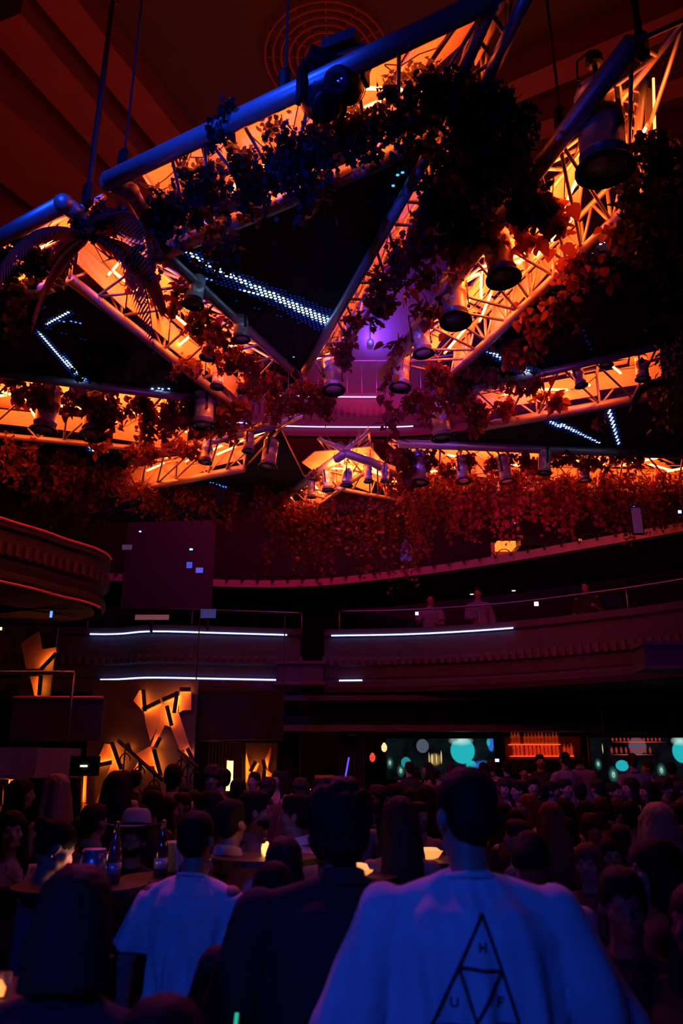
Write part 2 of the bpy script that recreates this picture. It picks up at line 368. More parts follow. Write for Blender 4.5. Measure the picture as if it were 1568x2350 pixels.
def drape(u0, u1, Y, label, zt=3.4, z0=0):
    x0, x1 = W(u0, 1800, Y=Y).x, W(u1, 1800, Y=Y).x; n = 80
    pts = [(x0+(x1-x0)*k/n, Y+.07*math.sin(k*.9)) for k in range(n+1)]
    mb = MB(); mb.ring([np.array([(x, y, z0), (x, y+.03, z0), (x, y+.03, zt), (x, y, zt)]) for x, y in pts])
    tag(mb.build('pleated_curtain', FL, fix=True), label, 'curtain')
drape(470, 560, 17.6, 'dark red pleated curtain behind the warm lamp under the left balcony bay')
drape(640, 690, 17.6, 'dark pleated curtain right of the slim backlit wall cutouts')
drape(775, 838, 17.2, 'dark violet pleated curtain with a blue light line left of the bar')
tag(MB().tube([W(790, 1800, Y=17.0), W(801, 1738, Y=17.0)], .02, 6).build('blue_light_rod', mat('blue_rod_light', (.2,.2,1), .4, emit=(.12, .08, 1), strength=1.1)), 'slanted dim blue light rod before the violet curtain', 'light')
r = empty('open_doorway', W(745, 1790, Y=17.8), label='dim red doorway recess with a lit counter at its foot, under the balcony gap', cat='doorway')
MB().box((0, .1, .95-r.location.z), 0.42, .04, 1.9).build('red_panel', mat('doorway_red', (.2, .04, .05), .8), r)
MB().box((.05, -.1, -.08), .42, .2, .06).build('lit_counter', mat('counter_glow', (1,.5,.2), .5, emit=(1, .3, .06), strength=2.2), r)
area('red_doorway_light', W(745, 1700, Y=17.4), W(745, 1760, Y=17.9), (1, .05, .05), .25, .3)
# ================================================================ hanging star of box trusses
ZB = 6.90          # height of the bottom chords
def B(u, v, z=ZB): return W(u, v, z=z)
def truss(label, a0, a1, b0, b1, h=.42, ra=.075, rb=.06, seed=0, tubes=True, skip=(), topskip=.15, tubeprob=.8, bays=None, wall_b=True, zb=ZB, wash=1.0, sheet=SHEET, tm=TUBE, group=None, blueside=False):
    """bottom chords a (nearer) and b (farther), from end 0 to end 1; the box is h tall and clad above and at the far side"""
    rnd = random.Random(seed)
    A0, A1, B0, B1 = [Vector(p) for p in (a0, a1, b0, b1)]
    root = empty('box_truss', (A0+B1)/2, label=label, cat='truss', group=group); off = -Vector(root.location)
    wv = (B0+B1)/2-(A0+A1)/2; am = (A0+A1)/2; slope = (am.z-CAMZ)/am.y
    ax = (A1-A0).normalized(); inw = (wv-ax*wv.dot(ax)); wd = inw.length; inw.normalize()
    upb = Vector((0, 0, h)); up = upb+inw*min(.6*wd, h/slope*.95)   # the near side leans in towards the top
    def put(mb, nm, m, smooth=True, fix=False):
        o = mb.build(nm, m, root, smooth, fix); o.location = off; return o
    put(MB().tube([A0, A1], ra, 14), 'bottom_chord', CHROME); put(MB().tube([B0, B1], rb, 14), 'bottom_chord', CHROME)
    put(MB().tube([A0+up, A1+up], .03, 8), 'top_chord', BRACE); put(MB().tube([B0+upb, B1+upb], .03, 8), 'top_chord', BRACE)
    L = (A1-A0).length; n = bays or max(2, int(L/.62))
    low, side = MB(), MB()
    for k in range(n):
        t0, t1 = k/n, (k+1)/n
        p0, p1, q0, q1 = A0.lerp(A1, t0), A0.lerp(A1, t1), B0.lerp(B1, t0), B0.lerp(B1, t1)
        for s, t in (((p0, (q0+q1)/2), ((q0+q1)/2, p1)) if k % 2 == 0 else ((q0, (p0+p1)/2), ((p0+p1)/2, q1))): low.tube([s+Vector((0,0,.03)), t+Vector((0,0,.03))], .017, 6)
        for X0, X1, U in ((p0, p1, up), (q0, q1, upb)):
            m = (X0+X1)/2; side.tube([X0, m+U], .017, 6); side.tube([m+U, X1], .017, 6)
        if k % 2 == 0: low.tube([p0+up, q0+upb], .02, 6)
        side.tube([p0, p0+up], .02, 6); side.tube([q0, q0+upb], .02, 6)
    put(low, 'bottom_lattice', BRACE); put(side, 'side_lattice', BRACE)
    cb = MB()      # loose cables slung inside
    for k in range(n):
        for q_ in range(2):
            s0, s1 = rnd.uniform(.2, .9), rnd.uniform(.2, .9); e0, e1 = A0.lerp(A1, k/n).lerp(B0.lerp(B1, k/n), s0)+upb*.8, A0.lerp(A1, (k+1)/n).lerp(B0.lerp(B1, (k+1)/n), s1)+upb*.8
            cb.tube([e0.lerp(e1, t)-Vector((0,0,.22*math.sin(PI*t)*rnd.uniform(.6,1))) for t in (0,.2,.4,.6,.8,1)], .007, 4)
    put(cb, 'slung_cables', RUBBER)
    # cladding above: one sheet per bay, some bays left open
    mb = MB()
    for k in range(n):
        if k in skip or rnd.random() < topskip: continue
        for k2 in (0, .5):
            t0, t1 = (k+k2+.015)/n, (k+k2+.485)/n; ja, jb = rnd.uniform(.0, .06), rnd.uniform(.0, .12)
            a_ = [A0.lerp(A1, t0)+up, A0.lerp(A1, t1)+up]; b_ = [B0.lerp(B1, t0)+upb, B0.lerp(B1, t1)+upb]; sp = rnd.choice([1, .55, .75, .62])
            P = [a_[0].lerp(b_[0], ja), a_[1].lerp(b_[1], ja), a_[1].lerp(b_[1], sp-jb), a_[0].lerp(b_[0], sp-jb*.5)]; tz = rnd.uniform(-.07, .07)
            mb.prism([p+Vector((0, 0, .05+tz*(1 if i in (0, 3) else -1))) for i, p in enumerate(P)], (0, 0, .012))
            if sp < 1:
                P = [a_[0].lerp(b_[0], sp+.03), a_[1].lerp(b_[1], sp+.02), b_[1], b_[0]]; tz = rnd.uniform(-.08, .08)
                mb.prism([p+Vector((0, 0, .06+tz*(1 if i < 2 else -1))) for i, p in enumerate(P)], (0, 0, .012))
    if mb.f: put(mb, 'top_sheet', sheet, False)
    if wall_b:
        mb = MB()
        for k in range(n):
            if k in skip or rnd.random() < topskip: continue
            q0, q1 = B0.lerp(B1, (k+.02)/n), B0.lerp(B1, (k+.98)/n)
            hh = h*rnd.uniform(.55, 1); nrm = (q1-q0).cross(Vector((0,0,1))).normalized()*.012
            mb.prism([q0+upb+nrm*5, q1+upb+nrm*5, q1+upb-Vector((0,0,hh))+nrm*5, q0+upb-Vector((0,0,hh*rnd.uniform(.7,1)))+nrm*5], nrm)
        if mb.f: put(mb, 'side_sheet', sheet, False)
    if tubes and tubeprob:
        # added area light, no batten there, brightening the sheets from below
        l = bpy.data.lights.new('added_sheet_light', 'AREA'); l.shape = 'RECTANGLE'; l.color = (1, .10, .013); l.size = L*.94; l.size_y = wd*.5; l.energy = 19*L*wd*wash
        q = bpy.data.objects.new('added_sheet_light', l); COL.objects.link(q); xa = ax; ya = Vector((0,0,1)).cross(xa)*-1; za = xa.cross(ya)
        q.matrix_world = Matrix.Translation(am+wv*.5+Vector((0,0,.07)))@Matrix((xa, ya, -Vector((0,0,1)))).transposed().to_4x4()
        for k in [x*.5 for x in range(2*n)]:
            if rnd.random() > tubeprob*.8: continue
            t = (k+.25)/n; s = rnd.uniform(.45, .8); c = A0.lerp(A1, t).lerp(B0.lerp(B1, t), s)+Vector((0, 0, h*.5))
            d = (A1-A0).normalized(); w = (B0-A0).normalized(); ang = rnd.choice([0, .5, -.6, 1.1]); d2 = (d*math.cos(ang)+w*math.sin(ang)).normalized()
            ln = rnd.uniform(.2, .34)
            o = put(MB().tube([c-d2*ln, c+d2*ln], .015, 6), 'led_tube', tm)
            cp = MB(); cp.tube([c-d2*(ln+.04), c-d2*ln], .018, 6); cp.tube([c+d2*ln, c+d2*(ln+.04)], .018, 6)
            cp.tube([c-d2*ln+Vector((0,0,.02)), c+d2*ln+Vector((0,0,.02))], .008, 5); q = cp.build('tube_holder', BRACE, o); 
    return root
def extend(p, q, s0=0, s1=0):
    d = (q-p).normalized(); return p-d*s0, q+d*s1
TA = (B(247,415), B(1135,-5), B(385,575), B(985,318))
truss('long upper truss with blue-lit round chords, crossing the top of the centre', *TA, seed=3, ra=.082, rb=.082, skip=(5,), topskip=.1, tubeprob=.55, wall_b=False)
truss('short truss end-on at the upper left with a pale lit box end and blue edge', B(-150,628), B(146,468), B(-60,720), B(118,655), seed=4, wash=1.8, ra=.085, rb=.08, topskip=0, bays=2, tubeprob=1)
truss('steep red-lit truss running up past the top edge right of centre', B(1045,205), B(1150,-40), B(1112,200), B(1225,-45), seed=5, topskip=.1, tubeprob=0, h=.5, ra=.05, rb=.05)
truss('left diagonal truss full of red leaves, running down towards the centre', B(372,577), B(668,848), B(160,640), B(535,932), seed=6, wash=1.3, ra=.055, rb=.06, topskip=0, tubeprob=1)
truss('slim diagonal truss with a plain dull chord, right of the central black triangle', B(985,350), B(700,852), B(1040,420), B(745,872), seed=8, ra=.055, rb=.03, topskip=.1, tubeprob=.25, h=.4, wall_b=False)
truss('wide right diagonal truss hung with large spotlights', B(1452,98), B(880,862), B(1482,440), B(1034,866), seed=9, wash=1.9, ra=.08, rb=.06, topskip=.2, tubeprob=1, skip=(0,1), wall_b=True)
truss('right-hand truss with open bright lattice and two pale round chords', B(1085,893), B(1512,795), B(1100,980), B(1530,905), seed=10, wash=1.3, ra=.05, rb=.075, topskip=0, tubeprob=1, h=.5)
truss('lower right truss behind the red vine curtain, its left chord end bright orange', B(915,1018), B(1570,1045), B(960,1120), B(1600,1130), seed=11, ra=.07, rb=.05, topskip=.1, tubeprob=.9)
truss('lower left truss under a long dull violet chord, dense with leaves', B(-80,848), B(500,922), B(-160,985), B(430,1040), seed=12, ra=.06, rb=.05, topskip=.05, tubeprob=1)
truss('lowest left truss with bright triangular lattice beside the gallery', B(640,975), B(300,1060), B(560,1075), B(250,1135), seed=13, ra=.06, rb=.07, topskip=0, tubeprob=1)
truss('small far truss wing sloping left from the lit corner peak', B(792,1040), B(628,1158), B(850,1075), B(690,1190), seed=14, wash=1.6, ra=.075, rb=.04, topskip=.1, tubeprob=.6, h=.5, bays=5)
truss('small far truss wing sloping right from the lit corner peak', B(792,1040), B(935,1090), B(770,1120), B(925,1150), seed=15, wash=1.8, ra=.075, rb=.04, topskip=0, tubeprob=1, h=.5, bays=4)
# corner pieces
def corner(label, pts, r=.08, m=CHROME):
    r0 = empty('truss_corner', pts[0], label=label, cat='truss corner'); off = -Vector(r0.location)
    o = MB().tube(pts, r, 14).build('corner_tube', m, r0, True); o.location = off
    mb = MB()
    for p in pts: mb.ell(p, (r*1.12,)*3)
    o = mb.build('joint_collar', BRACE, r0, True); o.location = off
    return r0
corner('bent chrome corner tube joining the left end of the long upper truss', [B(250,418), B(300,440), B(338,505), B(352,575)], .075)
corner('blue-edged flat corner of the pale lit box end at the upper left', [B(146,468), B(192,500)], .085)
corner('cranked orange tube end beside the high back gallery', [B(575,985), B(605,973), B(640,975)], .05)
# upright truss tower piece at the upper right
tw = empty('upright_truss', B(1470,320), label='narrow upright truss with blue tubes and orange-lit sheets at the upper right', cat='truss'); off = -Vector(tw.location)
def tput(mb, nm, m, s=True): o = mb.build(nm, m, tw, s); o.location = off
for (u0,v0,u1,v1,r) in ((1428,190,1412,330,.035),(1482,165,1462,320,.04),(1440,272,1452,420,.03)): tput(MB().tube([W(u0,v0,Y=5.6), W(u1,v1,Y=5.6)], r, 8), 'upright_tube', CHROME)
for poly in ([(1472,130),(1486,130),(1482,185),(1470,240)], [(1487,200),(1496,205),(1504,310),(1480,305)], [(1450,170),(1466,150),(1470,270),(1458,275)], [(1418,190),(1400,240),(1385,232),(1412,185)]):
    P = [W(u,v,Y=5.75) for u,v in poly]; tput(MB().prism(P, (0,.02,0)), 'side_sheet', SHEET, False)
o = MB().tube([W(1500,180,Y=5.45), W(1504,330,Y=5.45)], .011, 6).build('led_tube', mat('soft_orange_tube', (1,.5,.2), .4, emit=(1,.2,.03), strength=9), tw); o.location = off
mb = MB()
for k in range(6): mb.tube([W(1425-k*2, 200+k*28, Y=5.6), W(1478-k*3, 215+k*28, Y=5.6)], .012, 5)
tput(mb, 'rungs', BRACE)
# pale canopy wedge above the far corner peak
cw = empty('canopy_sheet', W(770,1045,z=7.25), label='pale folded canopy sheet glowing orange above the far corner peak', cat='canopy'); off = -Vector(cw.location)
for nm, poly in (('canopy_facet', [(693,1062),(722,1038),(850,1026),(818,1068),(716,1078)]), ('canopy_facet', [(850,1026),(872,1052),(860,1072),(818,1068)])):
    P = [W(u,v,z=ZB+.35) for u,v in poly]; o = MB().prism(P, (0,0,.02)).build(nm, SHEET, cw); o.location = off
area('orange_canopy_uplight', W(780,1075,z=6.75), W(765,1050,z=7.3), (1,.14,.02), 12, .7, .3)

# ---------------------------------------------------------------- LED mesh panels
DOTB = mat('bright_diode', (.6,.7,1), .4, emit=(.42, .68, 1), strength=3.6)
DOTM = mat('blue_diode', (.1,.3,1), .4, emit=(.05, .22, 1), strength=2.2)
DOTD = mat('dim_blue_glow_dot', (.02,.1,.6), .4, emit=(.006, .04, .5), strength=.22)  # dim streaks, and the painted glow around bright streaks
DOTC = mat('cyan_diode', (.1,.5,.8), .4, emit=(.05, .5, 1), strength=1.6)
DOTO = mat('unlit_diode', (.06,.045,.045), .3)
PANEL = mat('black_mesh_panel', (.008,.008,.012), .6)
def mesh_panel(label, corners, streaks, pitch=.052, ang=.42, z=ZB+.06, unlit=True):
    P = [B(u, v, z) for u, v in corners]; c = sum(P, Vector())/len(P)
    root = empty('led_mesh_panel', c, label=label, cat='led panel'); off = -Vector(root.location)
    o = MB().prism(P, (0,0,.05)).build('panel_board', PANEL, root, fix=True); o.location = off
    fr = MB(); fr.tube(P, .02, 5, True); o = fr.build('edge_frame', BLACK, root); o.location = off
    xs = [p.x for p in P]; ys = [p.y for p in P]
    def inside(x, y):
        r = False; j = len(P)-1
        for i in range(len(P)):
            if (P[i].y > y) != (P[j].y > y) and x < (P[j].x-P[i].x)*(y-P[i].y)/(P[j].y-P[i].y)+P[i].x: r = not r
            j = i
        return r
    S = []
    for (u0, v0, w0, u1, v1, w1, kind) in streaks:
        a, b = B(u0, v0, z), B(u1, v1, z)
        S.append((a, b, w0/pxm(a), w1/pxm(b), kind))
    bins = {'b': MB(), 'm': MB(), 'd': MB(), 'c': MB(), 'o': MB()}
    ca, sa = math.cos(ang), math.sin(ang); R = 12/pitch; n = int(R)
    base = [(math.cos(t), math.sin(t)) for t in [2*PI*k/6 for k in range(6)]]
    for i in range(-n, n):
        for j in range(-n, n):
            gx, gy = (i+.5*(j % 2))*pitch, j*pitch*.87; x, y = c.x+gx*ca-gy*sa, c.y+gx*sa+gy*ca
            if not (min(xs) < x < max(xs) and min(ys) < y < max(ys)) or not inside(x, y): continue
            kind = None; best = 9
            for a, b, w0, w1, kd in S:
                ab = b-a; t = max(0, min(1, ((x-a.x)*ab.x+(y-a.y)*ab.y)/(ab.x**2+ab.y**2)))
                d = math.hypot(x-a.x-ab.x*t, y-a.y-ab.y*t)/max(.01, (w0+(w1-w0)*t))*2
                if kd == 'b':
                    k2 = 'b' if d < 1 else ('m' if d < 1.35 else ('d' if d < 3.4 else None)); dd = d  # dimmer dots round a streak imitate its glow
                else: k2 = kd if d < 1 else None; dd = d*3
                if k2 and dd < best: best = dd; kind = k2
            if kind is None:
                if not unlit or (i+j) % 2: continue
                kind = 'o'
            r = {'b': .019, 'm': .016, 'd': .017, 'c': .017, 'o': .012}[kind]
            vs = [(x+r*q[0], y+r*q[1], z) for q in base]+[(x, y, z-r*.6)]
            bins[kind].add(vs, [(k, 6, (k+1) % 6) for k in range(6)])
    for k, nm, m in (('b','bright_diode_streak',DOTB),('m','blue_diode_fringe',DOTM),('d','glow_and_dim_dots',DOTD),('c','cyan_diode_cluster',DOTC),('o','unlit_diode_grid',DOTO)):
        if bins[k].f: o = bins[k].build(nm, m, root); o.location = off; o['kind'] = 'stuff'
    return root
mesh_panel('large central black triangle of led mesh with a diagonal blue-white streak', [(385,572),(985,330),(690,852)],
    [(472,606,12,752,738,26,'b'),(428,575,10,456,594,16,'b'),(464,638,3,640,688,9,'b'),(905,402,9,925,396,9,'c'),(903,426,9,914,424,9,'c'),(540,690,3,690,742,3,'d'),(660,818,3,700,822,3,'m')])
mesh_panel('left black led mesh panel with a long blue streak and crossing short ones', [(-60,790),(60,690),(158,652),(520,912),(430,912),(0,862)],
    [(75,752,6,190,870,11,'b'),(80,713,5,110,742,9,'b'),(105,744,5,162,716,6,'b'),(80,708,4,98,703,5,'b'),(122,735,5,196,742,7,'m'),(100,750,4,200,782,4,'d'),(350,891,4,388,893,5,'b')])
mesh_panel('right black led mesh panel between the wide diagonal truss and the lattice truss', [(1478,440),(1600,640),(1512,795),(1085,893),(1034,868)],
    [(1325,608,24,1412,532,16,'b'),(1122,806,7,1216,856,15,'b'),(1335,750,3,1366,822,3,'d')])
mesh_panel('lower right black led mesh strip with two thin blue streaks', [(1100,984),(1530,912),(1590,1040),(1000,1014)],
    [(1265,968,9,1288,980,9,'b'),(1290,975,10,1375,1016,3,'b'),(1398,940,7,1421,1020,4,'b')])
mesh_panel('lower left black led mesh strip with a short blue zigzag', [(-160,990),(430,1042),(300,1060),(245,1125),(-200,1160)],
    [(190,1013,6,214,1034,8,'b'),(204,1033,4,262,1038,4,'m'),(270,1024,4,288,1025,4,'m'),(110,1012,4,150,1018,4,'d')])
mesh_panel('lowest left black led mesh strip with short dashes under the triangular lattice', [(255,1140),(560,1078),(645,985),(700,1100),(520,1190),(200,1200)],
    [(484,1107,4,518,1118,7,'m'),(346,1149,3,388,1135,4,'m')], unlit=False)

# ---------------------------------------------------------------- spotlights (par cans)
def make_can():
    r = empty('par_can_spotlight'); n = 24
    MB().lathe([(.02, .34), (.07, .335), (.105, .31), (.118, .27), (.122, .265), (.122, .255), (.118, .25), (.118, .13), (.124, .126), (.124, .112), (.118, .108), (.118, -.09), (.124, -.094), (.124, -.108), (.118, -.112), (.118, -.17)], n).build('can_body', CAN, r, True)
    MB().lathe([(.118, -.165), (.146, -.172), (.152, -.182), (.152, -.197), (.144, -.202), (.128, -.195), (.118, -.19)], n, caps=False).build('bezel', BLACK, r, True)
    MB().lathe([(0.001, -.155), (.06, -.16), (.1, -.17), (.116, -.19), (.118, -.17)], n, caps=False).build('lens', LENS, r, True)
    y = MB()
    for s in (-1, 1): y.box((s*.138, 0, .19), .006, .03, .40); y.tube([(s*.118, 0, .0), (s*.15, 0, .0)], .016, 8)
    y.box((0, 0, .39), .282, .03, .008); y.build('yoke', BLACK, r)
    k = MB(); k.tube([(0, 0, .39), (0, 0, .46)], .014, 8); k.lathe([(.03, .45), (.045, .46), (.045, .51), (.03, .53)], 8); k.build('hook_clamp', BLACK, r)
    v = MB()
    for q in range(8): t = 2*PI*q/8; v.ell((.112*math.cos(t), .112*math.sin(t), .285), (.012, .012, .008), None, 6, 5)
    v.build('vent_slots', BLACK, r)
    cb = MB(); cb.tube([(0, .03, .33), (.05, .08, .38), (.02, .1, .46), (0, .02, .54)], .007, 5); cb.build('power_cable', RUBBER, r)
    return r
CAN0 = make_can()
cans = [ # u, v, width px of the body, height z of its centre, label
 (1382,318,104,6.75,'dark near spotlight with a wide black bezel at the upper right, largest of all'),
 (1148,598,64,6.72,'orange-lit spotlight with bright bezel rim in the middle of the wide right truss'),
 (1043,700,58,6.72,'orange-lit spotlight below the brightest one on the wide right truss'),
 (968,784,40,6.72,'spotlight half hidden by round dark leaves on the wide right truss'),
 (920,862,40,6.70,'bright spotlight at the foot of the wide right truss, beside the violet glow'),
 (1013,975,42,6.70,'dim red spotlight hanging in leaves left of the bright lattice truss'),
 (962,1082,36,6.62,'violet-edged spotlight under the bright left end of the lower right truss'),
 (1062,1085,28,6.62,'dim spotlight deep in leaves, second along the lower right truss'),
 (1160,1083,30,6.62,'red spotlight third along the lower right truss'),
 (1250,1065,28,6.62,'red spotlight fourth along the lower right truss'),
 (1342,1085,24,6.62,'faint red spotlight fifth along the lower right truss'),
 (1330,868,25,6.82,'small spotlight before the lattice in the middle of the bright right truss'),
 (1474,850,28,6.82,'spotlight at the right end of the bright lattice truss, by the dark fern'),
 (1390,820,26,6.95,'spotlight tucked under the upper chord of the bright lattice truss'),
 (448,672,40,6.75,'spotlight seen from below high on the left diagonal truss'),
 (395,700,24,6.80,'slim orange spotlight behind red leaves on the left diagonal truss'),
 (479,800,30,6.72,'orange spotlight midway down the left diagonal truss'),
 (553,755,34,6.78,'spotlight with glowing top under the edge of the central black triangle'),
 (559,878,26,6.72,'small orange spotlight at the foot of the left diagonal truss'),
 (500,870,26,6.85,'spotlight inside the foot of the left diagonal truss'),
 (474,1042,26,6.62,'small spotlight left of the bright triangular lattice'),
 (571,1018,24,6.66,'tall slim spotlight in front of the bright triangular lattice'),
 (618,1048,34,6.62,'red-rimmed spotlight at the right end of the lowest left truss'),
 (108,950,50,6.62,'dark spotlight facing down among leaves, leftmost on the lower left truss'),
 (216,965,50,6.62,'dark spotlight facing down among leaves, second on the lower left truss'),
 (468,945,44,6.66,'dark spotlight facing down left of the gallery light lines'),
 (764,868,42,6.72,'dark spotlight under the lower tip of the central black triangle'),
 (715,1128,18,6.6,'small violet-edged spotlight, outermost on the left far wing'),
 (752,1108,22,6.6,'violet-edged spotlight, second on the left far wing'),
 (797,1096,24,6.6,'spotlight just under the lit corner peak'),
 (845,1092,18,6.65,'slim orange spotlight right of the lit corner peak'),
 (884,1092,18,6.65,'slim orange spotlight, outermost on the right far wing'),
]
for i, (u, v, w, z, lab) in enumerate(cans):
    p = W(u, v, z=z+.03); s = w/pxm(p)/.236
    o = CAN0 if i == 0 else dup(CAN0)
    o.location = p; o.scale = (s, s, s); o.rotation_euler = (random.uniform(-.12, .12), random.uniform(-.12, .12), random.uniform(0, 3))
    tag(o, lab, 'spotlight', 'par can spotlights hung on the trusses')
# moving heads beside the blue chord
def moving_head(p, s, yaw, tilt, label):
    r = empty('moving_head_light', p, yaw, label, 'stage light', 'moving head lights on the long upper truss'); r.scale = (s,)*3
    h = MB(); R = Matrix.Rotation(tilt, 4, 'X'); h.lathe([(.02,-.17),(.09,-.165),(.125,-.12),(.135,-.02),(.13,.08),(.105,.14),(.1,.17),(.09,.175)], 20, R); h.build('lamp_head', BLACK, r, True)
    l = MB(); l.lathe([(.001,.178),(.05,.176),(.092,.168),(.092,.15)], 20, R, False); l.build('front_lens', LENS, r, True)
    g = MB()
    for k in range(4): g.lathe([(.1365-.004*k,-.1+.035*k),(.142-.004*k,-.095+.035*k),(.1365-.004*k,-.09+.035*k)], 20, R, False)
    g.build('cooling_fin', mat('worn_fin_metal', (.5,.4,.35), .4, .8), r)
    y = MB()
    for q in (-1, 1): y.box((q*.165,0,.1), .035,.1,.3)
    y.box((0,0,.25),.36,.12,.05); y.build('yoke', BLACK, r)
    MB().box((0,0,.33),.26,.24,.1).build('base', BLACK, r)
moving_head(B(738,235,6.72), 1.05, .4, 2.5, 'round dark moving light in front of the blue chord, lower of the two')
moving_head(B(790,195,6.85), 1.05, -.4, 2.2, 'round dark moving light in front of the blue chord, upper of the two')

# chains and cables to the ceiling
def cable(u0,v0,u1,v1,label,r=.018,z1=6.95,nm='hanging_cable'):
    a = W(u1,v1,z=z1) ; b = W(u0, v0, Y=a.y); b = Vector((a.x+(b.x-a.x)*.0+0, a.y, 12.95))
    root = empty(nm, a, label=label, cat='cable')
    MB().tube([(0,0,0), (0,0,b.z-a.z)], r, 6).build('cable', RUBBER, root)
    MB().lathe([(.03,-.02),(.06,.02),(.06,.2),(.03,.25)], 8).build('shackle', BLACK, root)
    MB().box((0,0,(b.z-a.z)*.45), .07,.07,.2).build('inline_clamp', BLACK, root)
cable(0,0,200,470,'thick dark cable rising from the upper left truss corner', .03)
cable(0,0,282,395,'thin dark cable rising behind the left end of the long upper truss', .012)
cable(0,0,655,215,'thin dark cable above the middle of the long upper truss', .012)
cable(0,0,1290,300,'slim red-tinted cable above the wide right truss', .014)
cable(0,0,1475,130,'dark cable rising from the upright truss at the upper right', .03)
vt = empty('ceiling_vent', W(750,135,z=12.85), label='round ribbed ceiling vent glowing faint red behind the long upper truss', cat='vent')
for k in range(6): MB().tube([((.35+.13*k)*math.cos(t),(.35+.13*k)*math.sin(t),0) for t in [2*PI*q/28 for q in range(28)]], .02, 5, True).build('vent_ring', BEAMM, vt)
m = MB()
for q in range(12): t = PI*q/6; m.tube([(.2*math.cos(t),.2*math.sin(t),.03),(1.02*math.cos(t),1.02*math.sin(t),.03)], .012, 4)
m.build('vent_spokes', BEAMM, vt)
area('red_vent_light', W(750,180,z=11.6), W(750,135,z=12.9), (1,.04,.04), 5, .4)
# the visible blue-violet stage lamp in the middle distance
p = W(850,790,Y=14.5); r = empty('violet_stage_lamp', p, label='small blazing blue-violet stage lamp in the middle distance above the gallery', cat='stage light')
MB().ell((0,-.06,0),(.065,.04,.065)).build('lens', mat('violet_lamp_lens',(.6,.6,1),.3,emit=(.4,.4,1),strength=25), r, True)
MB().lathe([(.04,-.12),(.075,-.1),(.08,.06),(.07,.12)], 16, Matrix.Rotation(PI/2,4,'X')).build('lamp_body', BLACK, r, True)
MB().tube([(0,.02,.0),(0,.02,13-p.z-.02)], .02, 6).build('drop_pole', BLACK, r)
pl_ = bpy.data.lights.new('violet_lamp_glow','POINT'); pl_.color=(.22,.12,1); pl_.energy=60; pl_.shadow_soft_size=.08
o = bpy.data.objects.new('violet_lamp_glow', pl_); COL.objects.link(o); o.location = p+Vector((0,-.25,0))

hm = bpy.data.materials.new('thin_haze'); hm.use_nodes = True; nt = hm.node_tree; nt.nodes.clear()
vo = nt.nodes.new('ShaderNodeOutputMaterial'); vs = nt.nodes.new('ShaderNodeVolumeScatter'); vs.inputs['Color'].default_value = (.8,.8,1,1); vs.inputs['Density'].default_value = .06; nt.links.new(vs.outputs[0], vo.inputs['Volume'])
hz = MB().ell(p, (1.7,1.5,1.5), None, 24, 16).build('haze', hm, None, True); tag(hz, 'thin violet haze around the small blazing stage lamp', 'haze', kind='stuff')
# ================================================================ vines and leaves
def leaf_shape(kind):
    """flat outline (x across, y along) as a midrib-folded fan: returns verts, faces"""
    if kind == 'ivy': half = [(0,0),(.30,.02),(.50,.22),(.34,.38),(.40,.62),(.16,.72),(0,1)]
    elif kind == 'heart': half = [(0,0),(.22,-.08),(.44,.12),(.42,.42),(.24,.76),(0,1.05)]
    else: half = [(0,0),(.16,.15),(.26,.42),(.2,.72),(0,1.1)]
    n = len(half); vs = []; fs = []
    for x, y in half: vs.append((x, y, .22*x-.25*(y-.4)**2))
    k = n-2
    for x, y in half[1:-1]: vs.append((-x, y, .22*x-.25*(y-.4)**2))
    vs.append((0, .45, -.02)); c = len(vs)-1
    R = list(range(n)); L = [0]+list(range(n, n+k))+[n-1]
    for i in range(n-1): fs.append((c, R[i], R[i+1])); fs.append((c, L[i+1], L[i]))
    return np.array(vs), fs
SHAPES = {k: leaf_shape(k) for k in ('ivy', 'heart', 'lance')}
def leaf_mesh(name, pts, sizes, kind, m, rs, droop=.75):
    V0, F0 = SHAPES[kind]; n = len(pts); nv = len(V0)
    yaw = rs.uniform(0, 2*PI, n); pit = rs.normal(-droop, .45, n); rol = rs.normal(0, .5, n)
    cy, sy, cp, sp, cr, sr = np.cos(yaw), np.sin(yaw), np.cos(pit), np.sin(pit), np.cos(rol), np.sin(rol)
    X = np.repeat(V0[None], n, 0)*sizes[:, None, None]
    x, y, z = X[..., 0], X[..., 1], X[..., 2]
    x, z = x*cr[:, None]+z*sr[:, None], -x*sr[:, None]+z*cr[:, None]
    y, z = y*cp[:, None]-z*sp[:, None], y*sp[:, None]+z*cp[:, None]
    x, y = x*cy[:, None]-y*sy[:, None], x*sy[:, None]+y*cy[:, None]
    V = np.stack([x, y, z], -1)+pts[:, None, :]
    F = (np.array(F0)[None]+(np.arange(n)*nv)[:, None, None]).reshape(-1, 3)
    me = bpy.data.meshes.new(name); me.vertices.add(n*nv); me.vertices.foreach_set('co', V.ravel())
    me.loops.add(F.size); me.loops.foreach_set('vertex_index', F.ravel().astype(np.int32))
    me.polygons.add(len(F)); me.polygons.foreach_set('loop_start', np.arange(0, F.size, 3, dtype=np.int32))
    me.update(calc_edges=True); me.materials.append(m); return me
vine_no = [100]
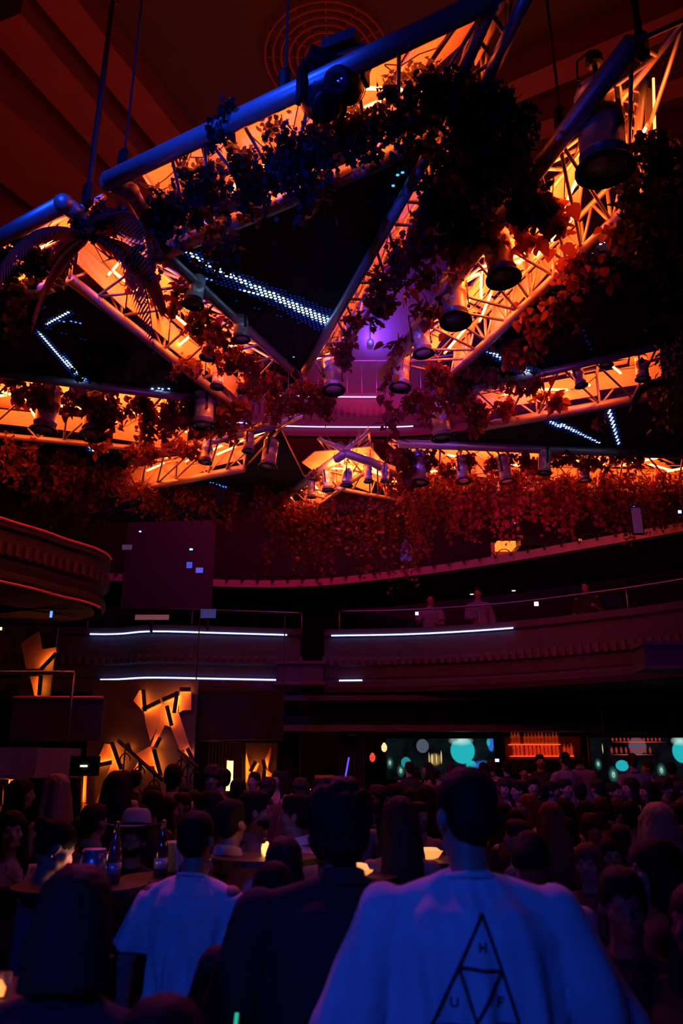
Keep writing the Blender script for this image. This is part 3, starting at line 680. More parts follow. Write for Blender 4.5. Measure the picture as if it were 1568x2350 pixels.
def vine(u, v, rx, drop, n, size, label, group, z=ZB, kind='ivy', m=LEAF1, ry=None, strands=None, up=.12, nm='hanging_ivy'):
    """clump of hanging strands anchored around the point seen at (u,v)"""
    vine_no[0] += 1; rs = np.random.RandomState(vine_no[0]); p = W(u, v, z=z); ry = ry or rx*.7
    root = empty(nm, p, label=label, cat='vine', group=group)
    S = strands or max(3, int(n/26)); pts = []; st = MB(); per = max(3, n//S)
    for s in range(S):
        a = rs.uniform(0, 2*PI); q = math.sqrt(rs.uniform(0, 1)); x0, y0 = rx*q*math.cos(a), ry*q*math.sin(a)
        L = drop*rs.uniform(.35, 1)*(1.1-.5*q); z0 = up*rs.uniform(-.4, 1)
        wob = rs.uniform(-.12, .12, 4); line = []
        for k in range(7):
            t = k/6; line.append((x0+wob[0]*L*t+.03*math.sin(5*t+s), y0+wob[1]*L*t+.03*math.cos(4*t+s), z0-L*t))
        st.tube(line, [.006*(1-.6*k/6) for k in range(7)], 4)
        T = rs.uniform(0, 1, per)**.85; sp = size*.55
        for t in T: pts.append((x0+wob[0]*L*t+rs.normal(0, sp), y0+wob[1]*L*t+rs.normal(0, sp), z0-L*t+rs.normal(0, size*.3)))
    pts = np.array(pts); sizes = size*rs.uniform(.6, 1.25, len(pts))
    link('foliage', leaf_mesh('foliage', pts, sizes, kind, m, rs), root); st.build('vine_stem', STEM, root)
    return root
def series(items, fmt, group, **kw):
    N_ = len(items)
    for i, it in enumerate(items):
        u, v, rx, drop, n, size = it[:6]; k2 = dict(kw); k2.update(it[6] if len(it) > 6 else {})
        vine(u, v, rx, drop, n, size, fmt.format(ORD[i]), group, **k2)
D2 = dict(m=LEAF2)
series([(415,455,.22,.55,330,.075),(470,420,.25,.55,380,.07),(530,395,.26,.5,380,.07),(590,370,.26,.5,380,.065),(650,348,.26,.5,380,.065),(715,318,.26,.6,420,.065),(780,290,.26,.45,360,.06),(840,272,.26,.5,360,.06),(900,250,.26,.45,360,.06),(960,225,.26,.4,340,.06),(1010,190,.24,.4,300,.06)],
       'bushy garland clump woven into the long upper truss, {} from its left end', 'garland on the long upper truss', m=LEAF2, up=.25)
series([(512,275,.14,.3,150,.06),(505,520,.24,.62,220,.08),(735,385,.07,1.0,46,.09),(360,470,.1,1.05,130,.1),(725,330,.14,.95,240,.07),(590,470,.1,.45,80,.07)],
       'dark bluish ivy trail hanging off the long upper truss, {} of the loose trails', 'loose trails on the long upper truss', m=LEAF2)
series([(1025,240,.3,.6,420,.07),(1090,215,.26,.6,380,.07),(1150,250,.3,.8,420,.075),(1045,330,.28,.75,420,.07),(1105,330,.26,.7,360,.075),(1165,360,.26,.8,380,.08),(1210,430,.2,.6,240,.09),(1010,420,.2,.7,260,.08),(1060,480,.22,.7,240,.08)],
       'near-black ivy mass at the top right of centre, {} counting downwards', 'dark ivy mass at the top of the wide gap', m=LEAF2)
series([(985,470,.15,.7,150,.085),(955,530,.15,.7,150,.085),(922,580,.15,.7,150,.085),(892,630,.14,.6,130,.09),(862,680,.13,.6,110,.09),(815,728,.10,.3,50,.09),(800,790,.13,.6,120,.09),(1010,510,.2,.7,160,.09),(1050,550,.18,.5,110,.09),(965,620,.15,.4,50,.1),(1105,510,.2,.4,110,.09)],
       'red-tinged ivy strand hanging right of the central triangle, {} from the top', 'strands along the slim diagonal truss')
series([(1215,500,.26,.4,90,.17),(1195,545,.12,.2,24,.14),(1370,590,.22,.5,240,.1),(1300,665,.25,.6,280,.1),(1240,725,.25,.6,280,.1),(1190,790,.22,.45,240,.1),(1110,850,.2,.35,160,.09),(1312,590,.16,.5,130,.11,dict(kind='lance', m=LEAF3)),(1440,510,.2,.35,160,.09),(1265,470,.16,.3,90,.1)],
       'thick leaf clump spilling off the wide right truss, {} in order from the top', 'leaf clumps on the wide right truss', kind='heart')
series([(1000,690,.1,.5,24,.13),(955,690,.1,.5,18,.14),(915,790,.1,.6,26,.12),(885,860,.06,.8,20,.12),(985,840,.2,.5,150,.09),(1040,880,.25,.6,240,.085),(960,900,.22,.6,180,.09),(1090,930,.2,.6,160,.09),(900,930,.08,1.0,40,.13)],
       'loose large-leaved vine before the violet glow, {} from the top', 'large-leaved vines before the violet glow', kind='heart')
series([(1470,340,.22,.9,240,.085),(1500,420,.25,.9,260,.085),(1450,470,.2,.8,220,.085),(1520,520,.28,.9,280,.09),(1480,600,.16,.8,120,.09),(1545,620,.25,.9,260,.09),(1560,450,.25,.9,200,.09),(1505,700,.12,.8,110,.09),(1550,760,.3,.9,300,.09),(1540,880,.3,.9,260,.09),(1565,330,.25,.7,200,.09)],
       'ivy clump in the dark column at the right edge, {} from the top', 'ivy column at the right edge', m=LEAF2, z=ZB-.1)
series([(1190,870,.14,.35,70,.11),(1165,930,.12,.4,60,.11),(1265,905,.12,.4,50,.12),(1100,960,.15,.5,120,.09),(1230,860,.1,.3,30,.13),(1370,960,.05,.5,12,.1)],
       'orange-lit flowery sprig on the bright lattice truss, {} of its sprigs', 'sprigs on the bright lattice truss', m=LEAF3, kind='heart')
series([(960+52*k, 1098+random.Random(k).uniform(-12,8), .36, 1.45, 460, .085) for k in range(12)],
       'red vine curtain under the lower right truss, {} section from the left', 'vine curtain under the lower right truss')
series([(930+52*k, 1050+random.Random(k+50).uniform(-14,14), .2, .45, 120, .085) for k in range(11)],
       'small ivy tuft on the front chord of the lower right truss, {} from the left', 'tufts on the lower right truss', kind='heart')
series([(640+44*k, 1158+random.Random(k+9).uniform(-6,8), .4, 1.75, 520, .085) for k in range(8)],
       'red vine curtain under the far corner peak, {} section from the left', 'vine curtain under the far corner peak')
series([(672,1125,.22,.3,130,.07),(735,1085,.18,.3,110,.07),(905,1090,.2,.5,150,.08),(925,1040,.14,1.1,110,.12,dict(kind='heart'))],
       'leaf tuft on the wings of the far corner peak, {} from the left', 'tufts on the far corner peak')
series([(15,1010,.5,1.1,330,.1),(75,1035,.5,1.2,330,.1),(140,1050,.5,1.1,330,.1),(205,1060,.45,1.1,330,.1),(262,1075,.45,1.0,330,.1),(30,1110,.5,1.0,260,.1),(110,1130,.5,.9,260,.1),(190,1140,.5,.8,260,.09),(330,1110,.3,.9,260,.085),(390,1120,.4,.9,300,.085),(450,1118,.4,.9,330,.085),(510,1125,.4,.9,330,.085),(570,1125,.4,.9,330,.085),(620,1135,.35,.9,260,.085)],
       'heavy dull red vine mass under the lower left trusses, {} section from the left', 'vine mass under the lower left trusses')
series([(40,880,.22,.35,90,.11),(110,890,.22,.5,110,.11),(180,900,.22,.5,110,.11),(250,915,.25,.8,220,.1),(320,925,.2,.4,110,.1),(360,935,.25,.8,220,.1),(425,925,.25,.6,200,.1),(480,930,.3,.5,220,.1),(235,1000,.25,.4,110,.1),(330,1030,.3,.5,200,.09),(420,1020,.25,.6,200,.09)],
       'leafy vine over the bright lower left truss, {} from the left', 'vines over the lower left truss', kind='heart')
series([(310,640,.16,.4,70,.1),(345,600,.14,.4,90,.09),(410,655,.16,.5,120,.09),(455,720,.16,.5,120,.09),(500,760,.18,.5,150,.09),(535,800,.2,.6,170,.09),(580,830,.22,.6,190,.085),(615,870,.22,.6,190,.085),(650,900,.25,.7,240,.085),(700,890,.25,.6,260,.08),(745,905,.25,.6,260,.08),(560,930,.22,.7,180,.09),(430,830,.14,.5,90,.1),(510,940,.2,.6,150,.09)],
       'red ivy clump on the left diagonal truss, {} on the way down', 'ivy clumps on the left diagonal truss')
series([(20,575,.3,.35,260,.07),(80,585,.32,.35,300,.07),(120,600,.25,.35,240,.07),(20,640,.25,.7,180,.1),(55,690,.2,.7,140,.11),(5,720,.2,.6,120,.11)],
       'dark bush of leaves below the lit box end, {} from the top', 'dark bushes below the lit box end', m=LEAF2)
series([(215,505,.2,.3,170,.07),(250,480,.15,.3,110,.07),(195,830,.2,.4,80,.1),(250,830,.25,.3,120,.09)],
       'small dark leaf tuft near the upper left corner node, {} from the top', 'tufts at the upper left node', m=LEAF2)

# fronds
def frond(p, d0, L, n, leaflet, label, m=LEAF3, nm='palm_frond', droop=.9, group=None):
    root = empty(nm, p, label=label, cat='palm leaf', group=group); d = Vector(d0).normalized(); pos = Vector((0,0,0)); pts = [pos.copy()]
    for k in range(n):
        d = (d+Vector((0,0,-droop/n))).normalized(); pos = pos+d*L/n; pts.append(pos.copy())
    MB().tube(pts, [.014*(1-.8*i/n) for i in range(n+1)], 5).build('midrib', STEM, root, True)
    mb = MB()
    for i in range(1, n+1):
        t = i/n; dd = (pts[i]-pts[i-1]).normalized(); s = dd.cross(Vector((0,0,1)))
        s = s.normalized() if s.length > .01 else Vector((1,0,0)); w = leaflet*math.sin(PI*min(1, t*.9+.12))
        for sg in (-1, 1):
            a = pts[i]; dirn = (s*sg*.7+dd*.7+Vector((0,0,-.5))).normalized(); e = a+dirn*w; e.z -= .12*w; mid = a+dirn*w*.5
            nn = dd.cross(dirn).normalized(); wd = dd*.019+Vector((0,0,.006))
            mb.add([a-wd, a+wd, mid+wd*1.2+nn*.01, e, mid-wd*1.2+nn*.01], [(0,1,2,4),(4,2,3)])
    mb.build('leaflets', m, root); return root
P0 = W(205,545,z=6.75)
for i, (dv, L, lab) in enumerate([((-.3,-.15,-.25),1.2,'leaning left below the lit box end'), ((-.2,-.3,.0),1.7,'hanging straight down, darkest'), ((.2,-.2,.1),2.0,'hanging in the middle, longest'), ((.5,-.2,-.1),1.8,'falling right across the glowing tubes'), ((.8,.2,.3),1.2,'short and dark, reaching right'), ((-.6,.1,.2),.55,'short and thin, reaching left')]):
    frond(P0, dv, L, 32, .5 if i < 5 else .25, 'large palm frond below the upper left corner, '+lab, droop=2.6, group='palm fronds at the upper left corner')
P1 = W(1545,880,z=6.4)
for i, (dv, L, lab) in enumerate([((-.4,-.1,.2),1.0,'curling to the left'), ((-.1,-.3,.1),1.2,'hanging lowest'), ((.3,0,.3),1.0,'by the frame edge')]):
    frond(P1, dv, L, 30, .3, 'dark fern frond at the right end of the lattice truss, '+lab, LEAF2, 'fern_frond', 2.6, 'fern fronds at the right edge')
P2 = W(1520,720,z=6.5); frond(P2, (.4,-.1,.1), .7, 24, .25, 'red fern frond in the ivy column at the right edge', LEAF1, 'fern_frond', 1.6)
def monstera(p, s, yaw, label, m=LEAF3):
    root = empty('split_leaf', p, yaw, label, 'leaf'); mb = MB(); n = 9
    for sg in (-1, 1):
        for k in range(n):
            t = k/(n-1); y0, y1 = -1.0*t*.86, -(t*.86+.085)*1.0; w = .52*math.sin(PI*min(.95, .18+t*.78))+.06; dz = -.30*w
            root_ = [(0, y0), (sg*w*.5, y0-.02), (sg*w, y0-.14), (sg*w*.86, y1-.15), (sg*w*.45, y1-.03), (0, y1)]
            mb.add([(x*s, -.18*abs(x)*s, y*s) for x, y in root_], [(0,1,4,5),(1,2,3,4)])
    mb.build('leaf_blade', m, root)
    MB().tube([(0,.004,.45*s),(0,.004,0),(0,.004,-.9*s)], [.012,.012,.004], 5).build('leaf_stalk', STEM, root)
monstera(W(1100,352,z=6.85), .55, .2, 'big red-lit split leaf hanging in the dark ivy right of centre')
monstera(W(395,940,z=6.72), .4, -.5, 'split leaf hanging over the lower left truss')
# ================================================================ backlit wall cutouts, bar, tables
GLOWWALL = mat('amber_panel_surface', (.42, .22, .10), .8, noise=.1, nscale=8)
STRIP = mat('amber_led_strip', (1,.5,.1), .5, emit=(1, .2, .02), strength=75)
DARKP = mat('dark_faceted_plate', (.035, .022, .02), .6)
def cutout(name, poly, edges, Y, label, parent, power=1.0, gap=.085):
    """a pale facet of wall lit by a led strip that runs behind the dark plate along the given edges"""
    P = [W(u, v, Y=Y) for u, v in poly]; c = sum(P, Vector())/len(P)
    o = MB().prism(P, (0, .03, 0)).build('lit_facet', GLOWWALL, parent, fix=True); o.location = -Vector(parent.location)
    for e in edges:
        a, b = P[e], P[(e+1) % len(P)]; d = (b-a).normalized(); out = Vector((d.z, 0, -d.x))
        if out.dot((a+b)/2-c) < 0: out = -out
        y = Vector((0, -gap, 0))
        pl_ = MB().prism([a+y+out*.006, b+y+out*.006, b+y+out*.075, a+y+out*.075], (0, .02, 0)).build('cover_plate', DARKP, parent, fix=True); pl_.location = -Vector(parent.location)
        s = MB().tube([a+y*.45+out*.03+d*.03, b+y*.45+out*.03-d*.03], .012, 5).build('led_strip', STRIP, parent); s.location = -Vector(parent.location)
def wallset(name, label, u0, v0, u1, v1, Y, cuts):
    a, b = W(u0, v1, Y=Y+.05), W(u1, v0, Y=Y+.05)
    r = empty(name, ((a.x+b.x)/2, Y, a.z), label=label, cat='wall panel')
    MB().box((0, .1, (b.z-a.z)/2), b.x-a.x, .06, b.z-a.z).build('backing_board', DARKP, r)
    for poly, edges in cuts: cutout('c', poly, edges, Y, '', r)
wallset('backlit_wall_panel', 'dark wall panel with jagged backlit amber facets under the left end of the middle balcony', 180, 1560, 455, 1900, 14.3, [
    ([(320,1584),(326,1584),(330,1634),(306,1608)], [1]),
    ([(331,1634),(372,1614),(360,1672),(345,1700),(334,1660)], [0]),
    ([(373,1613),(380,1622),(391,1668),(378,1664),(366,1690),(354,1713),(345,1716),(360,1672)], [1, 4]),
    ([(376,1612),(414,1596),(410,1636),(428,1690),(438,1722),(414,1725),(392,1668)], [0]),
    ([(414,1588),(439,1588),(439,1629),(420,1630),(407,1638)], [4, 0]),
    ([(220,1752),(240,1706),(253,1708),(259,1744)], [3]),
    ([(254,1706),(276,1768),(262,1773),(232,1848),(216,1850),(259,1745)], [0]),
    ([(192,1777),(199,1777),(197,1842),(190,1842)], [3]),
    ([(190,1843),(216,1850),(200,1858),(198,1876),(188,1865)], [3]),
    ([(308,1733),(343,1713),(350,1722),(360,1758),(340,1758),(320,1748)], [2]),
    ([(350,1722),(366,1782),(355,1765)], [0]),
    ([(277,1708),(290,1708),(296,1726),(284,1718)], [1]),
    ([(306,1768),(319,1745),(319,1770)], [1]),
    ([(337,1843),(360,1843),(360,1858),(345,1858)], [0]),
    ([(418,1722),(427,1720),(441,1750),(438,1752)], [1]),
])
wallset('backlit_wall_panel', 'dark wall panel with one large backlit amber facet and a hanging wedge at the far left', 40, 1440, 132, 1600, 14.3, [
    ([(47,1476),(88,1449),(97,1490),(129,1485),(129,1497),(94,1534),(60,1534)], [4]),
    ([(68,1552),(92,1552),(88,1597),(79,1597),(74,1575)], [1, 2]),
])
wallset('backlit_wall_panel', 'low backlit amber strip of wall behind the two women at the far left', -40, 1786, 60, 1900, 12.6, [
    ([(15,1788),(24,1788),(18,1850),(10,1850)], [3]), ([(25,1788),(46,1788),(24,1835)], [2]),
])
wallset('backlit_wall_panel', 'slim wall panel of thin backlit amber cutouts right of the warm lamp', 560, 1705, 636, 1830, 16.2, [
    ([(565,1729),(576,1770),(565,1797)], [2]), ([(579,1773),(592,1750),(595,1753),(586,1776)], [0]),
    ([(609,1742),(621,1713),(623,1722),(614,1765)], [3]), ([(612,1767),(632,1780),(611,1791)], [2]), ([(609,1795),(626,1792),(627,1808),(607,1814)], [2]),
])
# warm column lamp
r = empty('column_lamp', W(527,1815,Y=16), label='warm white glowing column lamp before the red curtain', cat='lamp')
MB().lathe([(.075,0),(.055,.25),(.05,.55)], 14).build('lamp_shade', mat('warm_lamp_glass',(1,.8,.5),.4,emit=(1,.55,.2),strength=2.6), r, True)
MB().box((-.06,0,.45),.03,.03,.22).build('side_light', mat('warm_side_glass',(1,.7,.4),.4,emit=(1,.42,.1),strength=1.8), r)
MB().lathe([(.08,-.06),(.08,0)], 14).build('lamp_base', BLACK, r)
# staircase railing with scrolls
a, b = W(272,1700,Y=13.2), W(372,1790,Y=12.6); c0, c1 = W(410,1722,Y=13.0), W(455,1762,Y=12.6)
def scroll_rail(a, b, label):
    r = empty('stair_railing', b, label=label, cat='railing'); o_ = -Vector(r.location); d = b-a
    q = MB().tube([a, b], .03, 8).build('handrail', BLACK, r, True); q.location = o_
    q = MB().tube([a-Vector((0,0,.75)), b-Vector((0,0,.75))], .02, 6).build('lower_rail', BLACK, r, True); q.location = o_
    n = max(3, int(d.length/.34)); mb = MB()
    for k in range(n):
        c = a+d*(k+.5)/n-Vector((0,0,.37))
        for s in (-1, 1):
            mb.tube([c+Vector((s*(.10-.06*t/6)*math.cos(t), 0, s*.16+(.17-.02*t)*math.sin(t)*.8)) for t in [PI*j/7 for j in range(12)]], .011, 4)
        mb.tube([c+Vector((0,0,.36)), c-Vector((0,0,.36))], .012, 4)
    q = mb.build('scrollwork', BLACK, r); q.location = o_
scroll_rail(a, b, 'descending black scrolled stair railing in front of the jagged amber wall'); scroll_rail(c0, c1, 'short black scrolled railing right of the man in the pink-lit shirt')
st = empty('staircase', (-3.4, 13.3, 0), label='black staircase behind the descending scrolled railing', cat='staircase'); mb = MB()
for k in range(9): x0 = a.x+(b.x-a.x)*k/9; z1 = (a.z+(b.z-a.z)*k/9)-.78; mb.box((x0+(b.x-a.x)/18+3.4, .1, z1/2), abs(b.x-a.x)/9+.01, 1.1, max(.1, z1))
mb.build('steps', BLACK, st)
# small fixtures
def lampbox(u, v, Y, w, h, label, strip, col, strength, cat='light'):
    p = W(u, v, Y=Y); r = empty('wall_light_box', p, label=label, cat=cat)
    MB().box((0,0.03,0), w, .06, h).build('housing', BLACK, r)
    MB().box((0,-.01,0), strip[0], .02, strip[1]).build('light_bar', mat('bar_%d_%d' % (u, v), col, .4, emit=col, strength=strength), r)
lampbox(193,1758,8.7,.3,.2,'dark effects light with a small white display bar, at the end of the grey fascia',(.07,.018),(.9,1,.6),2.5)
for (u,v,Y,w,h,sw,sh,col,st,lab) in [
 (322,1220,15,.06,.05,.04,.02,(.25,.35,1),5,'tiny blue-white light in the dark upper left, nearest the vines'),
 (439,1261,15,.06,.05,.06,.03,(.1,.25,1),6,'tiny blue light above the violet glass and sign'),
 (435,1297,15,.14,.14,.11,.12,(.06,.08,.7),.9,'blue glowing glass left of the small blue sign'),
 (458,1309,15,.16,.12,.14,.10,(.12,.10,.85),.8,'small blue lit sign on the dark upper left wall'),
 (292,1256,14,.2,.11,.18,.09,(.10,.05,.14),.5,'small dim violet sign with two lit dots'),
 (957,1408,15.2,.08,.08,.055,.055,(.7,.6,1),9,'bright white point light on the right balcony rail, left one'),
 (1231,1386,14.8,.09,.09,.07,.07,(.9,.75,.9),10,'bright pinkish point light on the right balcony rail, right one'),
 (1179,1356,15.4,.08,.03,.07,.015,(.8,.8,.8),1.6,'thin white light dash above the balcony rail, right one'),
 (1083,1364,15.4,.08,.03,.07,.015,(.8,.8,.8),1.4,'thin white light dash above the balcony rail, left one'),
 (1455,1165,13,.05,.05,.035,.035,(.12,.12,1),8,'tiny violet-blue light right, beside the pale poster'),
 (1560,1175,12,.06,.06,.045,.045,(.15,.2,1),9,'tiny blue light at the right frame edge'),
 (1268,1189,15,.05,.05,.035,.035,(.12,.12,1),6,'tiny blue light above the orange lit booth'),
 (1181,1200,15,.05,.05,.03,.03,(.12,.12,1),5,'faint blue light left above the orange lit booth'),
 (928,1229,15.5,.05,.05,.03,.03,(.12,.12,1),5,'tiny blue light above the violet bottle shape'),
 (1157,1582,16,.12,.03,.1,.02,(1,.35,.1),3,'small orange exit-like light under the right balcony bay'),
 (118,1410,11,.05,.12,.03,.09,(.08,.2,1),2.5,'short slanting blue light under the nearer left balcony'),
 (3,1443,11,.03,.05,.02,.04,(1,.8,.4),2,'tiny warm light at the left frame edge'),
 (1228,1781,15,.1,.04,.09,.03,(1,.3,.05),2,'small orange glint on the bar counter'),
 (1424,1856,9,.06,.03,.04,.015,(1,.35,.08),3,'small orange glint in the dark crowd at the right'),
 (682,1801,13,.04,.04,.03,.03,(1,.7,.4),3,'tiny warm white light above the talking men'),
 (716,1812,13,.06,.03,.05,.02,(1,.4,.12),2.5,'small amber light right above the talking men'),
 (812,1686,16,.2,.04,.0,.0,(1,.6,.3),0,'small dark downlight bar left of the bar screens'),
 (193,1904,7,.05,.05,.04,.04,(1,.7,.35),6,'warm candle bulb beside the long-haired dark figure'),
 (1357,1735,17,.1,.08,.08,.06,(.8,.85,1),1.6,'small white till display beside the right bar screen'),
 (1141,1745,17,.1,.08,.08,.06,(.8,.85,1),1.3,'small white till display between the bar screens'),
]: lampbox(u, v, Y, w, h, lab, (max(sw,.004), max(sh,.004)), col, st)
r = empty('violet_column', W(932,1268,Y=15.5), label='small violet-lit bottle-shaped column in the dark behind the vines', cat='column')
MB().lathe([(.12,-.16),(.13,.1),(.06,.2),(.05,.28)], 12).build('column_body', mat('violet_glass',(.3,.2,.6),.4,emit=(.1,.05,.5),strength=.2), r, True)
# framed posters
p = W(1462,1195,Y=12.6); r = empty('framed_poster', p, label='pale violet-lit framed poster high at the right', cat='poster')
MB().box((0,0,0),.2,.03,.5).build('frame', BLACK, r); MB().box((0,-.02,0),.16,.01,.45).build('print', mat('glowing_poster_print',(.4,.35,.5),.7,emit=(.12,.06,.3),strength=.1), r)  # weak emission in the print stands in for violet light on it
# orange lit booth on the upper floor
a, b = W(1130,1275,Y=17), W(1365,1212,Y=16)
bt = empty('lit_booth', ((a.x+b.x)/2, 16.6, a.z), label='orange lit booth opening on the upper floor behind the slab edge', cat='booth'); w, h = b.x-a.x, b.z-a.z
MB().box((0,.5,h/2), w, .05, h).build('back_wall', mat('booth_wall',(.3,.1,.06),.8), bt)
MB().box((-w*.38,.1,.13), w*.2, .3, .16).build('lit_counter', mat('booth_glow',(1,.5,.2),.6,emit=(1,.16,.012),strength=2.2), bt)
MB().box((w*.1,.3,h*.86), w*.24, .1, .07).build('ceiling_lamp', mat('booth_glow'), bt)
MB().box((.1,-.1,h*.45), w*.62, .5, h*.75).build('dark_console', BLACK, bt)
MB().box((w*.43,.1,h*.45), .06, .2, .25).build('small_lamp', mat('booth_lamp',(1,.5,.2),.6,emit=(1,.2,.02),strength=1.5), bt)
area('booth_light', (bt.location.x, 16.7, bt.location.z+h*.9), (bt.location.x-.3, 16.9, bt.location.z), (1,.15,.03), 4, .8, .3)
# loose panels behind the left rail
for (u0,u1,v0,v1,col,lab) in [(310,388,1411,1422,(.5,.2,.25),'small red-lit board behind the left balcony rail'),(460,496,1398,1418,(.08,.12,.5),'small blue-lit board behind the left balcony rail')]:
    a, b = W(u0,v1,Y=15.6), W(u1,v0,Y=15.6); r = empty('signboard', ((a.x+b.x)/2,15.6,a.z), label=lab, cat='board')
    MB().box((0,0,(b.z-a.z)/2), b.x-a.x,.03,b.z-a.z).build('board', mat('board_%d'%u0, col, .7, emit=tuple(c*.35 for c in col), strength=.6), r); MB().box((0,.03,-.1), .05,.05,.3).build('stand', BLACK, r)  # board emission stands in for the coloured light on it
# violet wall patch behind: right-angled column, upper left
a, b = W(280,1400,Y=17.5), W(495,1180,Y=17.5)
struct(MB().box(((a.x+b.x)/2, 17.5, (a.z+b.z)/2), b.x-a.x, .3, b.z-a.z).build('wall_upper_left', mat('upper_wall_paint',(.05,.04,.06),.85)))
spot('blue_wall_wash', (-1.5,14.6,7.2), W(430,1330,Y=17.5), (.09,.05,1), 7, 34, 1, .1)

# ---------------------------------------------------------------- bar screens
def screen_material(name, w, h, base, circles):
    m = bpy.data.materials.new(name); m.use_nodes = True; nt = m.node_tree; nt.nodes.clear()
    out = nt.nodes.new('ShaderNodeOutputMaterial'); em = nt.nodes.new('ShaderNodeEmission'); nt.links.new(em.outputs[0], out.inputs[0])
    tc = nt.nodes.new('ShaderNodeTexCoord'); ns = nt.nodes.new('ShaderNodeTexNoise'); ns.inputs['Scale'].default_value = 2.2; ns.inputs['Detail'].default_value = 5
    nt.links.new(tc.outputs['Object'], ns.inputs['Vector']); rp = nt.nodes.new('ShaderNodeValToRGB')
    rp.color_ramp.elements[0].position = .38; rp.color_ramp.elements[0].color = (*[c*.25 for c in base], 1); rp.color_ramp.elements[1].position = .72; rp.color_ramp.elements[1].color = (*[c*1.9 for c in base], 1)
    nt.links.new(ns.outputs['Fac'], rp.inputs[0]); cur = rp.outputs[0]
    for (x, z, rx, rz, col, soft) in circles:
        mp = nt.nodes.new('ShaderNodeVectorMath'); mp.operation = 'SUBTRACT'; mp.inputs[1].default_value = (x, 0, z); nt.links.new(tc.outputs['Object'], mp.inputs[0])
        sc = nt.nodes.new('ShaderNodeVectorMath'); sc.operation = 'MULTIPLY'; sc.inputs[1].default_value = (1/rx, 0, 1/rz); nt.links.new(mp.outputs[0], sc.inputs[0])
        ln = nt.nodes.new('ShaderNodeVectorMath'); ln.operation = 'LENGTH'; nt.links.new(sc.outputs[0], ln.inputs[0])
        mr = nt.nodes.new('ShaderNodeMapRange'); mr.inputs[1].default_value = 1; mr.inputs[2].default_value = 1-soft; nt.links.new(ln.outputs['Value'], mr.inputs[0])
        mx = nt.nodes.new('ShaderNodeMix'); mx.data_type = 'RGBA'; mx.inputs[7].default_value = (*col, 1); nt.links.new(mr.outputs[0], mx.inputs[0]); nt.links.new(cur, mx.inputs[6]); cur = mx.outputs[2]
    nt.links.new(cur, em.inputs[0]); em.inputs[1].default_value = .8; return m
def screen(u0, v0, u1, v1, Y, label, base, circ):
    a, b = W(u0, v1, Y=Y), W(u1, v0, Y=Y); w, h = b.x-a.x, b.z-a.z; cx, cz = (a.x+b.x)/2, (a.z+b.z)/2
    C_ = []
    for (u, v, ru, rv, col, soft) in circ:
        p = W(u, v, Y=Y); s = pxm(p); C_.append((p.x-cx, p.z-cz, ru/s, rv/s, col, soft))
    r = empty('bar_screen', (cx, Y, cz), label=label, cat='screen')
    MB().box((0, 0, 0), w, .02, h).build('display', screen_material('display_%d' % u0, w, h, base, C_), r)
    MB().box((0, .05, 0), w+.06, .07, h+.06).build('casing', BLACK, r)
    for sx in (-.35, .35): MB().tube([(sx*w, .06, h/2), (sx*w, .06, 3.49-cz)], .02, 6).build('mount_arm', BLACK, r)
T1, T2, WH, BL, GR = (.02,.55,.60), (.02,.30,.36), (.55,.95,.85), (.03,.16,.75), (.35,.75,.5)
def eye(u, v, s): return [(u, v, 9*s, 14*s, (.04,.16,.13), .9), (u, v-1, 5*s, 8*s, (.1,.45,.35), .8), (u, v, 3*s, 5*s, (.9,.9,.6), .7), (u, v+1, 1.6*s, 2.4*s, (.0,.35,.5), .5)]
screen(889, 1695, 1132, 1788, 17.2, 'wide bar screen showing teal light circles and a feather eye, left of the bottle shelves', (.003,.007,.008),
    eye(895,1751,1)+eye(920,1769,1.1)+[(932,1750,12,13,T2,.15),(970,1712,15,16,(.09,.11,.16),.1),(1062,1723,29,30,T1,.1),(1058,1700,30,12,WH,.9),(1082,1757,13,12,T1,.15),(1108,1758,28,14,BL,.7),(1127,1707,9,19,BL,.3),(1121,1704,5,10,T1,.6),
     (999,1743,16,15,(.28,.17,.04),.35),(992,1742,3,13,(.9,.65,.3),.4),(1002,1742,2,13,(.9,.65,.3),.4),(1013,1738,2,16,(.9,.6,.25),.4),(985,1740,1.5,14,(.9,.6,.25),.4),(1043,1695,12,8,(.25,.3,.2),.8)])  # gold ellipse and bars: shelf reflection painted into the display
screen(1364, 1693, 1590, 1802, 15.6, 'bar screen at the right edge showing teal circles and feather eyes, reflected red bottles painted in', (.004,.004,.007),
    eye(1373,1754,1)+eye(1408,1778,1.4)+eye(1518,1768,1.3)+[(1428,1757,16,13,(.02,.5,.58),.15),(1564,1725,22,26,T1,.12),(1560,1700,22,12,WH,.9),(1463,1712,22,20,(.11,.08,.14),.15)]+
    [(1406+9*k,1697,3,5,(.42,.03,.02),.5) for k in range(13)]+[(1466,1703,66,1.2,(.7,.1,.03),.5)]+[(1404+11*k,1722,3.4,9,(.36,.03,.02),.5) for k in range(9)]+[(1450,1732,52,1.3,(.65,.09,.02),.5),(1383,1718,1.6,12,(.9,.5,.2),.5)])  # red and amber ellipses: bottle shelf reflection painted into the display
